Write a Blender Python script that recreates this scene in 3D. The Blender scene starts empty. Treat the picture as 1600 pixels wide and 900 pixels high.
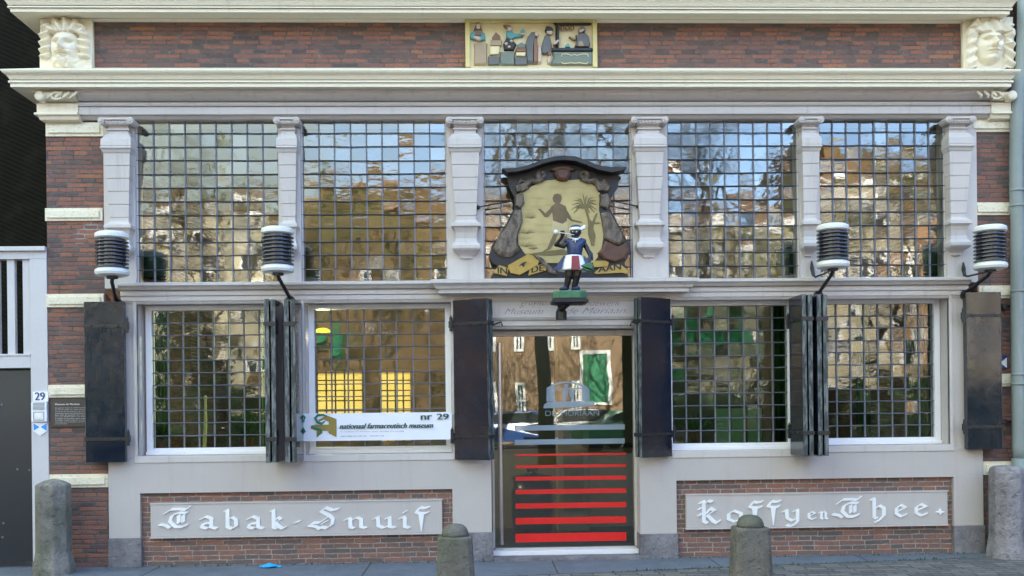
import bpy, math, random
from mathutils import Vector, Matrix, noise as mnoise

SC = bpy.context.scene
COL = SC.collection
rad = math.radians
random.seed(29)

# ------------------------------------------------------------------ camera
YAW, ROLL = rad(1.9), rad(0.65)
FPX, DIST, EYE, PP = 1500.0, 10.0, 1.6, (800.0, 635.0)
fwd = Vector((math.sin(YAW), math.cos(YAW), 0))
rgt = Vector((math.cos(YAW), -math.sin(YAW), 0))
up = Vector((0, 0, 1))
rc = rgt * math.cos(ROLL) - up * math.sin(ROLL)
uc = rgt * math.sin(ROLL) + up * math.cos(ROLL)
cam_d = bpy.data.cameras.new('camera')
cam = bpy.data.objects.new('camera', cam_d)
COL.objects.link(cam)
cam.matrix_world = Matrix(((rc.x, uc.x, -fwd.x, 0), (rc.y, uc.y, -fwd.y, -DIST), (rc.z, uc.z, -fwd.z, EYE), (0, 0, 0, 1)))
cam_d.sensor_width = 36.0
cam_d.lens = 36.0 * FPX / 1600.0
cam_d.shift_y = (PP[1] - 450.0) / 1600.0
cam_d.clip_start = 0.1
cam_d.clip_end = 600.0
SC.camera = cam

# ------------------------------------------------------------------ sky, sun, exposure
SUN_EL, SUN_AZ = rad(29), rad(10)
world = bpy.data.worlds.new('World')
SC.world = world
world.use_nodes = True
wt = world.node_tree
for n in list(wt.nodes):
    wt.nodes.remove(n)
w_out = wt.nodes.new('ShaderNodeOutputWorld')
w_bg = wt.nodes.new('ShaderNodeBackground')
w_bg.inputs['Strength'].default_value = 0.15
w_sky = wt.nodes.new('ShaderNodeTexSky')
w_sky.sky_type = 'NISHITA'
w_sky.sun_disc = False
w_sky.sun_elevation = SUN_EL
w_sky.sun_rotation = SUN_AZ
w_sky.dust_density = 0.35
w_sky.air_density = 1.0
w_sky.ozone_density = 2.0
w_tc = wt.nodes.new('ShaderNodeTexCoord')
w_map = wt.nodes.new('ShaderNodeMapping')
w_map.inputs['Scale'].default_value = (1.6, 1.6, 4.0)
w_nz = wt.nodes.new('ShaderNodeTexNoise')
w_nz.inputs['Scale'].default_value = 1.5
w_nz.inputs['Detail'].default_value = 7.0
w_nz.inputs['Roughness'].default_value = 0.6
w_sep = wt.nodes.new('ShaderNodeSeparateXYZ')
w_add = wt.nodes.new('ShaderNodeMath'); w_add.operation = 'MULTIPLY_ADD'
w_add.inputs[1].default_value = -0.75
w_rmp = wt.nodes.new('ShaderNodeMapRange')
w_rmp.inputs['From Min'].default_value = 0.47
w_rmp.inputs['From Max'].default_value = 0.66
w_mix = wt.nodes.new('ShaderNodeMix'); w_mix.data_type = 'RGBA'
w_mix.inputs[7].default_value = (2.5, 3.0, 2.85, 1)
L = wt.links.new
L(w_tc.outputs['Generated'], w_map.inputs['Vector'])
L(w_map.outputs['Vector'], w_nz.inputs['Vector'])
L(w_tc.outputs['Generated'], w_sep.inputs['Vector'])
L(w_sep.outputs['X'], w_add.inputs[0])
L(w_nz.outputs['Fac'], w_add.inputs[2])
L(w_add.outputs[0], w_rmp.inputs['Value'])
L(w_rmp.outputs[0], w_mix.inputs[0])
L(w_sky.outputs['Color'], w_mix.inputs[6])
L(w_mix.outputs[2], w_bg.inputs['Color'])
L(w_bg.outputs[0], w_out.inputs['Surface'])

sun_d = bpy.data.lights.new('sun', 'SUN')
sun_d.energy = 4.6
sun_d.angle = rad(0.5)
sun_d.color = (1.0, 0.94, 0.84)
sun = bpy.data.objects.new('sun', sun_d)
COL.objects.link(sun)
sun.rotation_euler = (-(math.pi / 2 - SUN_EL), 0, -SUN_AZ)
sun.location = (5, 30, 30)
vs = SC.view_settings
vs.view_transform = 'Standard'
vs.look = 'None'
vs.exposure = 2.82
vs.gamma = 1.0
vs.use_curve_mapping = False
SC.cycles.max_bounces = 8
SC.cycles.transparent_max_bounces = 12

# ------------------------------------------------------------------ measuring: photo pixel -> facade-parallel plane, d metres in front of the brick face
def at(px, py, d=0.0):
    sx, sy = px - PP[0], PP[1] - py
    a = sx * math.cos(ROLL) + sy * math.sin(ROLL)
    b = -sx * math.sin(ROLL) + sy * math.cos(ROLL)
    v = fwd * FPX + rgt * a
    t = (DIST - d) / v.y
    return v.x * t, EYE + b * t
def X(px, py, d=0.0): return at(px, py, d)[0]
def Z(px, py, d=0.0): return at(px, py, d)[1]
def ZC(py, d=0.0): return at(780, py, d)[1]
def rect(x0, y0, x1, y1, d=0.0):
    a, b, c, e = at(x0, y0, d), at(x1, y0, d), at(x0, y1, d), at(x1, y1, d)
    return (a[0] + c[0]) / 2, (b[0] + e[0]) / 2, (c[1] + e[1]) / 2, (a[1] + b[1]) / 2   # x0 x1 z0 z1

# ------------------------------------------------------------------ mesh helper
ORG = {}
class MB:
    def __init__(s):
        s.v, s.f, s.attr = [], [], []
    def add(s, vs, fs):
        n = len(s.v)
        s.v += [tuple(p) for p in vs]
        s.f += [tuple(n + i for i in f) for f in fs]
        return s
    def box(s, x0, x1, y0, y1, z0, z1):
        return s.add([(x0, y0, z0), (x1, y0, z0), (x1, y1, z0), (x0, y1, z0), (x0, y0, z1), (x1, y0, z1), (x1, y1, z1), (x0, y1, z1)],
                     [(0, 3, 2, 1), (4, 5, 6, 7), (0, 1, 5, 4), (1, 2, 6, 5), (2, 3, 7, 6), (3, 0, 4, 7)])
    def rings(s, rings, cap=True, closed=True):
        n = len(rings[0]); vs = [p for r in rings for p in r]; fs = []
        for i in range(len(rings) - 1):
            for j in range(n if closed else n - 1):
                k = (j + 1) % n
                fs.append((i * n + j, i * n + k, (i + 1) * n + k, (i + 1) * n + j))
        if cap:
            fs.append(tuple(reversed(range(n))))
            fs.append(tuple((len(rings) - 1) * n + j for j in range(n)))
        return s.add(vs, fs)
    def poly(s, pts, y0, y1):
        """closed polygon (x,z) extruded from y0 (back) to y1 (front)"""
        return s.rings([[(p[0], y0, p[1]) for p in pts], [(p[0], y1, p[1]) for p in pts]])
    def blob(s, pts, y0, y1, k=0.72):
        cx = sum(p[0] for p in pts) / len(pts); cz = sum(p[1] for p in pts) / len(pts)
        def r(f, t): return [(cx + (p[0] - cx) * f, y0 + (y1 - y0) * t, cz + (p[1] - cz) * f) for p in pts]
        return s.rings([r(1, 0), r(1, .45), r(.93, .75), r(k, 1)])
    def lathe(s, prof, c, n=24, axis='z'):
        rings = []
        for r, h in prof:
            ring = []
            for i in range(n):
                a = 2 * math.pi * i / n
                if axis == 'z': ring.append((c[0] + r * math.cos(a), c[1] + r * math.sin(a), c[2] + h))
                elif axis == 'y': ring.append((c[0] + r * math.cos(a), c[1] + h, c[2] + r * math.sin(a)))
                else: ring.append((c[0] + h, c[1] + r * math.cos(a), c[2] + r * math.sin(a)))
            rings.append(ring)
        return s.rings(rings)
    def tube(s, pts, r, n=8):
        pts = [Vector(p) for p in pts]
        rr = r if isinstance(r, (list, tuple)) else [r] * len(pts)
        rings = []
        ref = Vector((0.31, 0.23, 0.92))
        for i, p in enumerate(pts):
            d = (pts[min(i + 1, len(pts) - 1)] - pts[max(i - 1, 0)])
            d = d.normalized() if d.length > 1e-9 else Vector((0, 0, 1))
            if abs(d.dot(ref)) > .97: ref = Vector((1, .1, 0)).normalized()
            a = d.cross(ref).normalized(); b = d.cross(a)
            rings.append([tuple(p + (a * math.cos(2 * math.pi * k / n) + b * math.sin(2 * math.pi * k / n)) * rr[i]) for k in range(n)])
        return s.rings(rings)
    def ball(s, c, rx, ry, rz, n=14, m=9):
        prof = []
        for i in range(m + 1):
            t = math.pi * i / m
            prof.append((max(math.sin(t), .02), -math.cos(t)))
        rings = [[(c[0] + rx * r * math.cos(2 * math.pi * k / n), c[1] + ry * r * math.sin(2 * math.pi * k / n), c[2] + rz * h) for k in range(n)] for r, h in prof]
        return s.rings(rings)
    def limb(s, a, b, ra, rb, n=12, steps=4):
        a, b = Vector(a), Vector(b)
        s.ball(a, ra, ra, ra, 12, 8); s.ball(b, rb, rb, rb, 12, 8)
        return s.tube([a.lerp(b, i / steps) for i in range(steps + 1)], [ra + (rb - ra) * i / steps for i in range(steps + 1)], n)
    def moulding(s, prof, x0, x1, back=0.0, ret0=True, ret1=True):
        """prof: list of (d, z) bottom to top, run along X with mitred returns at its ends"""
        rings = []
        for d, z in prof:
            e0 = d if ret0 else 0; e1 = d if ret1 else 0
            rings.append([(x0 - e0, back, z), (x0 - e0, -d, z), (x1 + e1, -d, z), (x1 + e1, back, z)])
        return s.rings(rings, cap=True)
    def build(s, name, mat, parent=None, org=None, smooth=False, bevel=0.0, loc=None):
        me = bpy.data.meshes.new(name)
        if parent is not None: org = ORG[parent.name]
        if org is None:
            xs = [p[0] for p in s.v]; ys = [p[1] for p in s.v]; zs = [p[2] for p in s.v]
            org = Vector(((min(xs) + max(xs)) / 2, (min(ys) + max(ys)) / 2, min(zs)))
        org = Vector(org)
        me.from_pydata([(p[0] - org.x, p[1] - org.y, p[2] - org.z) for p in s.v], [], s.f)
        me.validate(); me.update()
        import bmesh
        bm = bmesh.new(); bm.from_mesh(me)
        bmesh.ops.recalc_face_normals(bm, faces=bm.faces)
        bm.to_mesh(me); bm.free()
        if smooth:
            for p in me.polygons: p.use_smooth = True
        if s.attr and len(s.attr) == len(me.polygons):
            at_ = me.attributes.new('pane', 'FLOAT', 'FACE')
            for i, val in enumerate(s.attr): at_.data[i].value = val
        me.materials.append(mat)
        o = bpy.data.objects.new(name, me)
        COL.objects.link(o)
        ORG[o.name] = org
        if parent is not None: o.parent = parent
        else: o.location = org
        if bevel:
            b = o.modifiers.new('bevel', 'BEVEL'); b.width = bevel; b.segments = 2; b.limit_method = 'ANGLE'; b.angle_limit = rad(35)
            b.harden_normals = False
        return o

def tag(o, label=None, cat=None, group=None, kind=None):
    if label: o['label'] = label
    if cat: o['category'] = cat
    if group: o['group'] = group
    if kind: o['kind'] = kind
    return o
def thing(name, loc, label, cat, group=None):
    o = bpy.data.objects.new(name, None)
    o.empty_display_size = 0.2
    COL.objects.link(o); o.location = loc; ORG[o.name] = Vector(loc)
    return tag(o, label, cat, group)
def copy_tree(o, parent=None):
    c = o.copy(); COL.objects.link(c); c.parent = parent
    ORG[c.name] = ORG[o.name]
    for ch in list(o.children): copy_tree(ch, c)
    return c

def text_mesh(body, size, shear=0.0, depth=0.002, sx=1.0, offset=0.0):
    cu = bpy.data.curves.new('lettering', 'FONT')
    cu.body = body; cu.size = size; cu.shear = shear; cu.extrude = depth; cu.resolution_u = 3; cu.offset = offset
    o = bpy.data.objects.new('lettering', cu)
    me = bpy.data.meshes.new_from_object(o)
    vs = [(v.co.x * sx, -v.co.z, v.co.y) for v in me.vertices]
    fs = [tuple(p.vertices) for p in me.polygons]
    bpy.data.objects.remove(o); bpy.data.curves.remove(cu); bpy.data.meshes.remove(me)
    return vs, fs
def add_text(mb, body, x, y, z, width, height, shear=0.0, depth=.002, offset=0.0):
    """text fitted to a width and to an x-height-free total height; x,z = lower left"""
    vs, fs = text_mesh(body, 1.0, shear, 0.0, 1.0, offset)
    w = max(v[0] for v in vs) - min(v[0] for v in vs); x_ = min(v[0] for v in vs)
    zmin = min(v[2] for v in vs); h = max(v[2] for v in vs) - zmin
    front = [(x + (v[0] - x_) / w * width, y, z + (v[2] - zmin) / h * height) for v in vs]
    mb.add(front, fs)
# ------------------------------------------------------------------ materials
class NT:
    def __init__(s, name):
        s.m = bpy.data.materials.new(name); s.m.use_nodes = True
        s.t = s.m.node_tree
        for n in list(s.t.nodes): s.t.nodes.remove(n)
        s.out = s.t.nodes.new('ShaderNodeOutputMaterial')
    def n(s, typ, **kw):
        nd = s.t.nodes.new(typ)
        for k, v in kw.items(): setattr(nd, k, v)
        return nd
    def set(s, sock, v):
        if isinstance(v, bpy.types.NodeSocket): s.t.links.new(v, sock)
        elif v is not None:
            if hasattr(sock.default_value, '__len__') and len(sock.default_value) == 4 and len(v) == 3: v = (*v, 1)
            sock.default_value = v
    def math(s, op, a, b=None, c=None, clamp=False):
        nd = s.n('ShaderNodeMath', operation=op, use_clamp=clamp)
        for i, v in enumerate((a, b, c)):
            if v is not None: s.set(nd.inputs[i], v)
        return nd.outputs[0]
    def mix(s, f, a, b, blend='MIX'):
        nd = s.n('ShaderNodeMix', data_type='RGBA', blend_type=blend)
        s.set(nd.inputs[0], f); s.set(nd.inputs[6], a); s.set(nd.inputs[7], b)
        return nd.outputs[2]
    def pos(s): return s.n('ShaderNodeNewGeometry').outputs['Position']
    def map(s, vec, sc):
        nd = s.n('ShaderNodeVectorMath', operation='MULTIPLY'); s.set(nd.inputs[0], vec); nd.inputs[1].default_value = sc
        return nd.outputs[0]
    def noise(s, vec, scale, detail=4.0, rough=.55):
        nd = s.n('ShaderNodeTexNoise'); s.set(nd.inputs['Vector'], vec); nd.inputs['Scale'].default_value = scale
        nd.inputs['Detail'].default_value = detail; nd.inputs['Roughness'].default_value = rough
        return nd.outputs['Fac']
    def white(s, vec):
        nd = s.n('ShaderNodeTexWhiteNoise', noise_dimensions='3D'); s.set(nd.inputs['Vector'], vec); return nd.outputs['Value']
    def ramp(s, f, stops):
        nd = s.n('ShaderNodeValToRGB'); cr = nd.color_ramp
        while len(cr.elements) < len(stops): cr.elements.new(.5)
        for e, (p, c) in zip(cr.elements, stops): e.position = p; e.color = (*c, 1) if len(c) == 3 else c
        s.set(nd.inputs[0], f); return nd.outputs[0]
    def rng(s, f, a, b, c=0.0, d=1.0):
        nd = s.n('ShaderNodeMapRange'); s.set(nd.inputs[0], f)
        for i, v in zip((1, 2, 3, 4), (a, b, c, d)): nd.inputs[i].default_value = v
        return nd.outputs[0]
    def comb(s, x, y, z):
        nd = s.n('ShaderNodeCombineXYZ')
        for i, v in enumerate((x, y, z)): s.set(nd.inputs[i], v)
        return nd.outputs[0]
    def sep(s, v):
        nd = s.n('ShaderNodeSeparateXYZ'); s.set(nd.inputs[0], v); return nd.outputs
    def bump(s, h, strength=.4, dist=.01):
        nd = s.n('ShaderNodeBump'); nd.inputs['Strength'].default_value = strength; nd.inputs['Distance'].default_value = dist
        s.set(nd.inputs['Height'], h); return nd.outputs[0]
    def pbr(s, color, rough=.6, normal=None, spec=.5, metal=0.0, coat=0.0, coat_ior=1.5):
        b = s.n('ShaderNodeBsdfPrincipled')
        s.set(b.inputs['Base Color'], color); s.set(b.inputs['Roughness'], rough); s.set(b.inputs['Metallic'], metal)
        s.set(b.inputs['Specular IOR Level'], spec); s.set(b.inputs['Coat Weight'], coat); b.inputs['Coat Roughness'].default_value = .06
        b.inputs['Coat IOR'].default_value = coat_ior
        if normal is not None: s.set(b.inputs['Normal'], normal)
        s.t.links.new(b.outputs[0], s.out.inputs[0]); return s.m

def brick_mat(name, bw, bh, stops, mortar, mt=.008, flat=False, light_patch=None, dirt=.35, rough_edge=.005):
    t = NT(name); P = t.pos()
    x, y, z = t.sep(P)
    wob = t.math('MULTIPLY', t.math('SUBTRACT', t.noise(P, 2.3, 3), .5), .022)
    wob2 = t.math('MULTIPLY', t.math('SUBTRACT', t.noise(P, 17, 2), .5), .012)
    u = t.math('ADD', x, wob2)
    if flat: v = t.math('ADD', y, wob)
    else:
        u = t.math('ADD', u, y); v = t.math('ADD', t.math('ADD', z, wob), wob2)
    vr = t.math('DIVIDE', v, bh); row = t.math('FLOOR', vr); fv = t.math('SUBTRACT', vr, row)
    par = t.math('MODULO', t.math('ADD', row, 1000.0), 2.0)
    if flat: par = t.math('MULTIPLY', par, 0.0)
    w = t.math('MULTIPLY_ADD', par, -.5 * bw, bw)
    off = t.math('MULTIPLY', t.white(t.comb(row, 3.7, 1.3)), bw)
    ur = t.math('DIVIDE', t.math('ADD', t.math('ADD', u, off), 60.0), w); colm = t.math('FLOOR', ur); fu = t.math('SUBTRACT', ur, colm)
    du = t.math('MULTIPLY', t.math('MINIMUM', fu, t.math('SUBTRACT', 1.0, fu)), w)
    dv = t.math('MULTIPLY', t.math('MINIMUM', fv, t.math('SUBTRACT', 1.0, fv)), bh)
    m = t.math('MINIMUM', du, dv)
    m = t.math('ADD', m, t.math('MULTIPLY', t.math('SUBTRACT', t.noise(P, 60, 3), .5), rough_edge * 2))
    mask = t.rng(m, mt * .5 - .002, mt * .5 + .003)
    rnd = t.white(t.comb(row, colm, 5.1))
    big = t.noise(P, 1.1, 3)
    f = t.math('ADD', t.math('MULTIPLY', rnd, .78), t.math('MULTIPLY', t.rng(big, .3, .7), .22))
    c = t.ramp(f, stops)
    c = t.mix(t.rng(t.noise(P, 38, 5), .38, .75, 0, .5), c, (.10, .075, .07))
    c = t.mix(t.math('MULTIPLY', t.rng(t.noise(P, 5, 4), .55, .8), dirt), c, (.12, .105, .1))
    pale = t.math('MULTIPLY', t.rng(t.noise(P, 22, 4), .62, .74), .35)
    c = t.mix(pale, c, (.4, .36, .33))
    mc = t.mix(t.rng(t.noise(P, 9, 3), .35, .65), mortar, tuple(k * .55 for k in mortar))
    if light_patch:
        mc = t.mix(t.rng(t.noise(P, .9, 2), .66, .70), mc, light_patch)
    col = t.mix(mask, mc, c)
    h = t.math('ADD', mask, t.math('MULTIPLY', t.noise(P, 70, 4), .5))
    return t.pbr(col, .88, t.bump(h, .7, .006), spec=.25)

def paint_mat(name, color, rough=.5, var=.16, streak=.30, dirt=(.16, .15, .13), bump=.08, spec=.4):
    t = NT(name); P = t.pos()
    c = t.mix(t.rng(t.noise(P, 2.2, 4), .3, .7, 0, var), color, tuple(k * .72 for k in color))
    s = t.rng(t.noise(t.map(P, (14, 14, 1.1)), 1.0, 5), .56, .78, 0, streak)
    c = t.mix(s, c, dirt)
    c = t.mix(t.rng(t.noise(P, 45, 5), .58, .8, 0, .3), c, tuple(k * .6 for k in color))
    h = t.noise(P, 60, 4)
    return t.pbr(c, t.rng(t.noise(P, 8, 3), .3, .7, rough - .1, rough + .12), t.bump(h, bump, .004), spec=spec)

def stone_mat(name, color, dark, scale=6.0, rough=.9, bump=.9, moss=None):
    t = NT(name); P = t.pos()
    c = t.mix(t.rng(t.noise(P, scale, 6, .65), .35, .68), color, dark)
    c = t.mix(t.rng(t.noise(P, scale * 9, 4), .5, .75, 0, .5), c, tuple(k * .55 for k in dark))
    if moss:
        c = t.mix(t.rng(t.noise(t.map(P, (1, 1, .45)), 3.2, 5), .5, .68, 0, .75), c, moss)
    hh = t.math('ADD', t.noise(P, 55, 6, .7), t.math('MULTIPLY', t.rng(t.noise(P, 16, 3), .52, .75), -1.6))
    return t.pbr(c, rough, t.bump(hh, bump, .008), spec=.25)

def plain_mat(name, color, rough=.55, spec=.5, metal=0.0, var=.12, coat=0.0):
    t = NT(name); P = t.pos()
    c = t.mix(t.rng(t.noise(P, 12, 4), .3, .7, 0, var * 2), color, tuple(k * .6 for k in color))
    return t.pbr(c, rough, t.bump(t.noise(P, 80, 3), .06, .003), spec=spec, metal=metal, coat=coat)

def emit_mat(name, color, s):
    t = NT(name); e = t.n('ShaderNodeEmission'); e.inputs[0].default_value = (*color, 1); e.inputs[1].default_value = s
    t.t.links.new(e.outputs[0], t.out.inputs[0]); return t.m

def glass_mat(name, refl, wave, tint=(.72, .8, .74), leaded=True):
    t = NT(name); P = t.pos()
    pane = t.n('ShaderNodeAttribute', attribute_name='pane').outputs['Fac'] if leaded else None
    if leaded:
        off = t.n('ShaderNodeVectorMath', operation='ADD'); t.set(off.inputs[0], P)
        t.set(off.inputs[1], t.comb(t.math('MULTIPLY', pane, 31.0), 0.0, t.math('MULTIPLY', pane, 17.0)))
        v = off.outputs[0]
        h = t.math('ADD', t.noise(t.map(v, (7, 1, 11)), 1.0, 2, .5), t.math('MULTIPLY', t.noise(t.map(v, (22, 1, 60)), 1.0, 2), .16))
        amp = t.math('POWER', t.white(t.comb(pane, 2.0, 7.0)), 3.0)
        h = t.math('MULTIPLY', h, t.math('MULTIPLY_ADD', amp, 1.5, .10))
    else:
        h = t.noise(t.map(P, (1.3, 1, 1.6)), 1.0, 1)
    bm = t.bump(h, 1.0, wave)
    gl = t.n('ShaderNodeBsdfGlossy'); gl.inputs['Roughness'].default_value = .012; gl.inputs['Color'].default_value = (1, 1, 1, 1)
    t.set(gl.inputs['Normal'], bm)
    tr = t.n('ShaderNodeBsdfTransparent'); tr.inputs[0].default_value = (*tint, 1)
    fr = t.n('ShaderNodeFresnel'); fr.inputs['IOR'].default_value = 1.5
    fac = t.math('ADD', fr.outputs[0], refl - .04)
    if leaded: fac = t.math('MULTIPLY', fac, t.math('MULTIPLY_ADD', t.white(t.comb(pane, 9.0, 1.0)), .35, .82))
    mx = t.n('ShaderNodeMixShader'); t.set(mx.inputs[0], fac)
    t.t.links.new(tr.outputs[0], mx.inputs[1]); t.t.links.new(gl.outputs[0], mx.inputs[2])
    t.t.links.new(mx.outputs[0], t.out.inputs[0]); return t.m

def curtain_mat(name, color):
    t = NT(name)
    d = t.n('ShaderNodeBsdfDiffuse'); d.inputs[0].default_value = (*color, 1)
    tl = t.n('ShaderNodeBsdfTranslucent'); tl.inputs[0].default_value = (*color, 1)
    mx = t.n('ShaderNodeMixShader'); mx.inputs[0].default_value = .6
    t.t.links.new(d.outputs[0], mx.inputs[1]); t.t.links.new(tl.outputs[0], mx.inputs[2]); t.t.links.new(mx.outputs[0], t.out.inputs[0]); return t.m

OLD = [(0, (.085, .070, .070)), (.2, (.135, .096, .09)), (.42, (.205, .113, .096)), (.64, (.28, .122, .094)), (.84, (.335, .142, .092)), (.96, (.39, .17, .09)), (1, (.2, .155, .14))]
NEW = [(0, (.12, .105, .105)), (.3, (.17, .12, .108)), (.55, (.24, .128, .104)), (.8, (.295, .142, .106)), (.96, (.33, .155, .105)), (1, (.22, .185, .17))]
M = {}
M['brick'] = brick_mat('old_red_brick', .27, .0475, OLD, (.165, .145, .135), .0115, light_patch=(.42, .39, .36), rough_edge=.008)
M['brick_new'] = brick_mat('repointed_brick', .27, .0505, NEW, (.42, .36, .31), .0085, dirt=.45)
M['pavers'] = brick_mat('grey_pavers', .21, .105, [(0, (.10, .10, .105)), (.5, (.16, .155, .155)), (.85, (.22, .2, .19)), (1, (.13, .14, .12))], (.07, .075, .05), .012, flat=True)
M['grey'] = paint_mat('lilac_grey_paint', (.58, .532, .515))
M['grey_flat'] = paint_mat('lilac_grey_render', (.52, .472, .45), rough=.7, var=.18, streak=.12)
M['cream'] = paint_mat('cream_stone_paint', (.83, .75, .59), rough=.6, var=.12, streak=.2, dirt=(.30, .27, .18), bump=.2)
M['white'] = paint_mat('white_window_paint', (.80, .79, .82), rough=.42, var=.06, streak=.06)
M['gatewhite'] = paint_mat('off_white_gate_paint', (.60, .58, .60), rough=.5, streak=.2)
M['lead'] = plain_mat('grey_lead', (.15, .16, .195), .55, metal=.0)
M['bar'] = plain_mat('dark_iron_bar', (.045, .052, .075), .5)
M['bar_low'] = plain_mat('grey_iron_bar', (.12, .13, .165), .55)
M['iron'] = plain_mat('black_iron', (.018, .018, .022), .4)
M['base'] = stone_mat('blue_grey_plinth_stone', (.27, .255, .275), (.15, .14, .15), 5)
M['bollard'] = stone_mat('weathered_bollard_stone', (.20, .185, .165), (.105, .10, .09), 5, moss=(.085, .10, .05))
M['bollard_pale'] = stone_mat('pale_bollard_stone', (.33, .31, .33), (.15, .14, .15), 3)
M['bollard_old'] = stone_mat('streaked_bollard_stone', (.27, .25, .22), (.13, .125, .115), 4, moss=(.12, .125, .085))
M['slab'] = stone_mat('blue_grey_slab', (.16, .177, .212), (.115, .13, .16), 3.2, rough=.75, bump=.3)
M['door_dark'] = plain_mat('dark_gate_paint', (.022, .024, .032), .3, spec=.4, coat=.08)
t = NT('black_green_gloss'); P = t.pos()
bmp = t.bump(t.math('ADD', t.noise(P, 3.0, 3), t.math('MULTIPLY', t.noise(t.map(P, (60, 60, 3)), 1.0, 3), .15)), .25, .02)
M['shutter'] = t.pbr(t.mix(t.rng(t.noise(P, 4, 5), .4, .7), (.007, .012, .024), (.012, .019, .034)), t.rng(t.noise(P, 9, 5), .35, .7, .07, .2), bmp, spec=.45, coat=.34, coat_ior=1.5)
t = NT('chipped_shutter_edge'); P = t.pos()
M['shutter_edge'] = t.pbr(t.mix(t.rng(t.noise(t.map(P, (30, 30, 6)), 1.0, 6, .7), .45, .6), (.03, .04, .042), (.17, .185, .19)), .55)
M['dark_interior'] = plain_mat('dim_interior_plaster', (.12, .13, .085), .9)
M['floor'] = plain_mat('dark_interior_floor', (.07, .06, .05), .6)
M['wood'] = plain_mat('brown_wood', (.34, .26, .15), .55)
M['curtain'] = curtain_mat('yellow_sunlit_curtain', (.62, .48, .25))
M['green_cloth'] = curtain_mat('pale_green_cloth', (.42, .55, .40))
M['glass_up'] = glass_mat('old_leaded_glass', .15, .0026)
M['glass_low'] = glass_mat('old_leaded_glass_lower', .10, .003, (.60, .80, .62))
M['glass_door'] = glass_mat('clear_door_glass', .10, .0013, (.75, .8, .76), leaded=False)
M['house_glass'] = plain_mat('far_window_glass', (.03, .035, .04), .15, spec=.4)
M['red'] = plain_mat('red_film', (.72, .012, .01), .4)
t = NT('frosted_film')
d_ = t.n('ShaderNodeBsdfDiffuse'); d_.inputs[0].default_value = (.42, .5, .6, 1)
tr_ = t.n('ShaderNodeBsdfTransparent'); mx_ = t.n('ShaderNodeMixShader'); mx_.inputs[0].default_value = .45
t.t.links.new(tr_.outputs[0], mx_.inputs[1]); t.t.links.new(d_.outputs[0], mx_.inputs[2]); t.t.links.new(mx_.outputs[0], t.out.inputs[0])
M['frost'] = t.m
M['chrome'] = plain_mat('brushed_steel', (.62, .62, .64), .28, metal=1.0, var=.04)
M['lamp_cap'] = plain_mat('white_enamel', (.78, .78, .76), .3, coat=.3)
M['lamp_ring'] = plain_mat('blue_black_enamel', (.012, .014, .03), .25, spec=.7, coat=.4)
M['zinc'] = paint_mat('green_grey_zinc', (.25, .29, .29), rough=.5, var=.3, streak=.45, dirt=(.5, .52, .55))
M['letter'] = plain_mat('white_letters', (.86, .86, .88), .4, var=.03)
M['banner'] = plain_mat('white_vinyl', (.80, .82, .92), .5, var=.02)
M['b_green'] = plain_mat('print_green', (.02, .22, .12), .5)
M['b_olive'] = plain_mat('print_olive', (.30, .22, .05), .5)
M['b_ink'] = plain_mat('print_dark_green', (.03, .08, .07), .5)
M['b_red'] = plain_mat('print_faint_red', (.45, .25, .27), .5)
M['plaque'] = plain_mat('dark_brown_plate', (.055, .042, .036), .45)
M['plaque_text'] = plain_mat('white_print', (.62, .61, .60), .5)
M['blue'] = plain_mat('enamel_blue', (.03, .28, .80), .3)
M['navy'] = plain_mat('enamel_navy', (.03, .06, .20), .3)
M['enamel'] = plain_mat('enamel_white', (.85, .86, .9), .3, var=.03)
M['sc_black'] = plain_mat('sign_black_paint', (.012, .012, .016), .5)
t = NT('sign_carved_brown'); P = t.pos()
M['sc_brown'] = t.pbr(t.mix(t.rng(t.noise(t.map(P, (1, 1, .5)), 22, 5, .65), .36, .66), (.055, .042, .034), (.20, .155, .12)), .6, t.bump(t.noise(P, 26, 4), .8, .02))
M['sc_red'] = plain_mat('sign_red_brown_paint', (.12, .055, .035), .6, var=.5)
t = NT('sign_yellow_painting'); P = t.pos()
c_ = t.mix(t.rng(t.noise(P, 5, 5), .3, .7), (.52, .42, .19), (.40, .32, .14))
c_ = t.mix(t.rng(t.noise(t.map(P, (3, 1, 16)), 1.0, 5), .52, .75, 0, .5), c_, (.20, .15, .06))
M['sc_yellow'] = t.pbr(c_, .6)
M['sc_skin'] = plain_mat('painted_brown_figure', (.16, .11, .055), .6, var=.4)
M['sc_loin'] = plain_mat('painted_cream_cloth', (.50, .42, .24), .6)
M['sc_olive'] = plain_mat('painted_olive_plants', (.19, .145, .055), .6, var=.4)
M['sc_ribbon'] = plain_mat('painted_gold_ribbon', (.46, .30, .06), .5, var=.3)
M['st_skin'] = plain_mat('statue_dark_paint', (.008, .007, .008), .3, coat=.1)
M['st_blue'] = plain_mat('statue_blue_paint', (.018, .042, .14), .35, coat=.15, var=.4)
M['st_white'] = plain_mat('statue_white_paint', (.80, .80, .82), .4)
M['st_red'] = plain_mat('statue_red_paint', (.26, .025, .025), .4, var=.5)
M['st_green'] = plain_mat('statue_green_paint', (.06, .20, .10), .45, var=.6)
M['gs_bg'] = plain_mat('relief_cream_ground', (.76, .65, .40), .7)
M['gs_frame'] = plain_mat('relief_yellow_frame', (.66, .56, .25), .6)
M['gs_grey'] = plain_mat('relief_grey', (.13, .13, .135), .6)
M['gs_green'] = plain_mat('relief_grey_green', (.17, .20, .165), .6)
M['gs_brown'] = plain_mat('relief_brown', (.24, .13, .08), .6)
M['gs_tan'] = plain_mat('relief_tan', (.38, .28, .18), .6)
M['gs_face'] = plain_mat('relief_face', (.55, .42, .34), .6)
M['gs_teal'] = plain_mat('relief_teal', (.10, .30, .33), .6)
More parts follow.
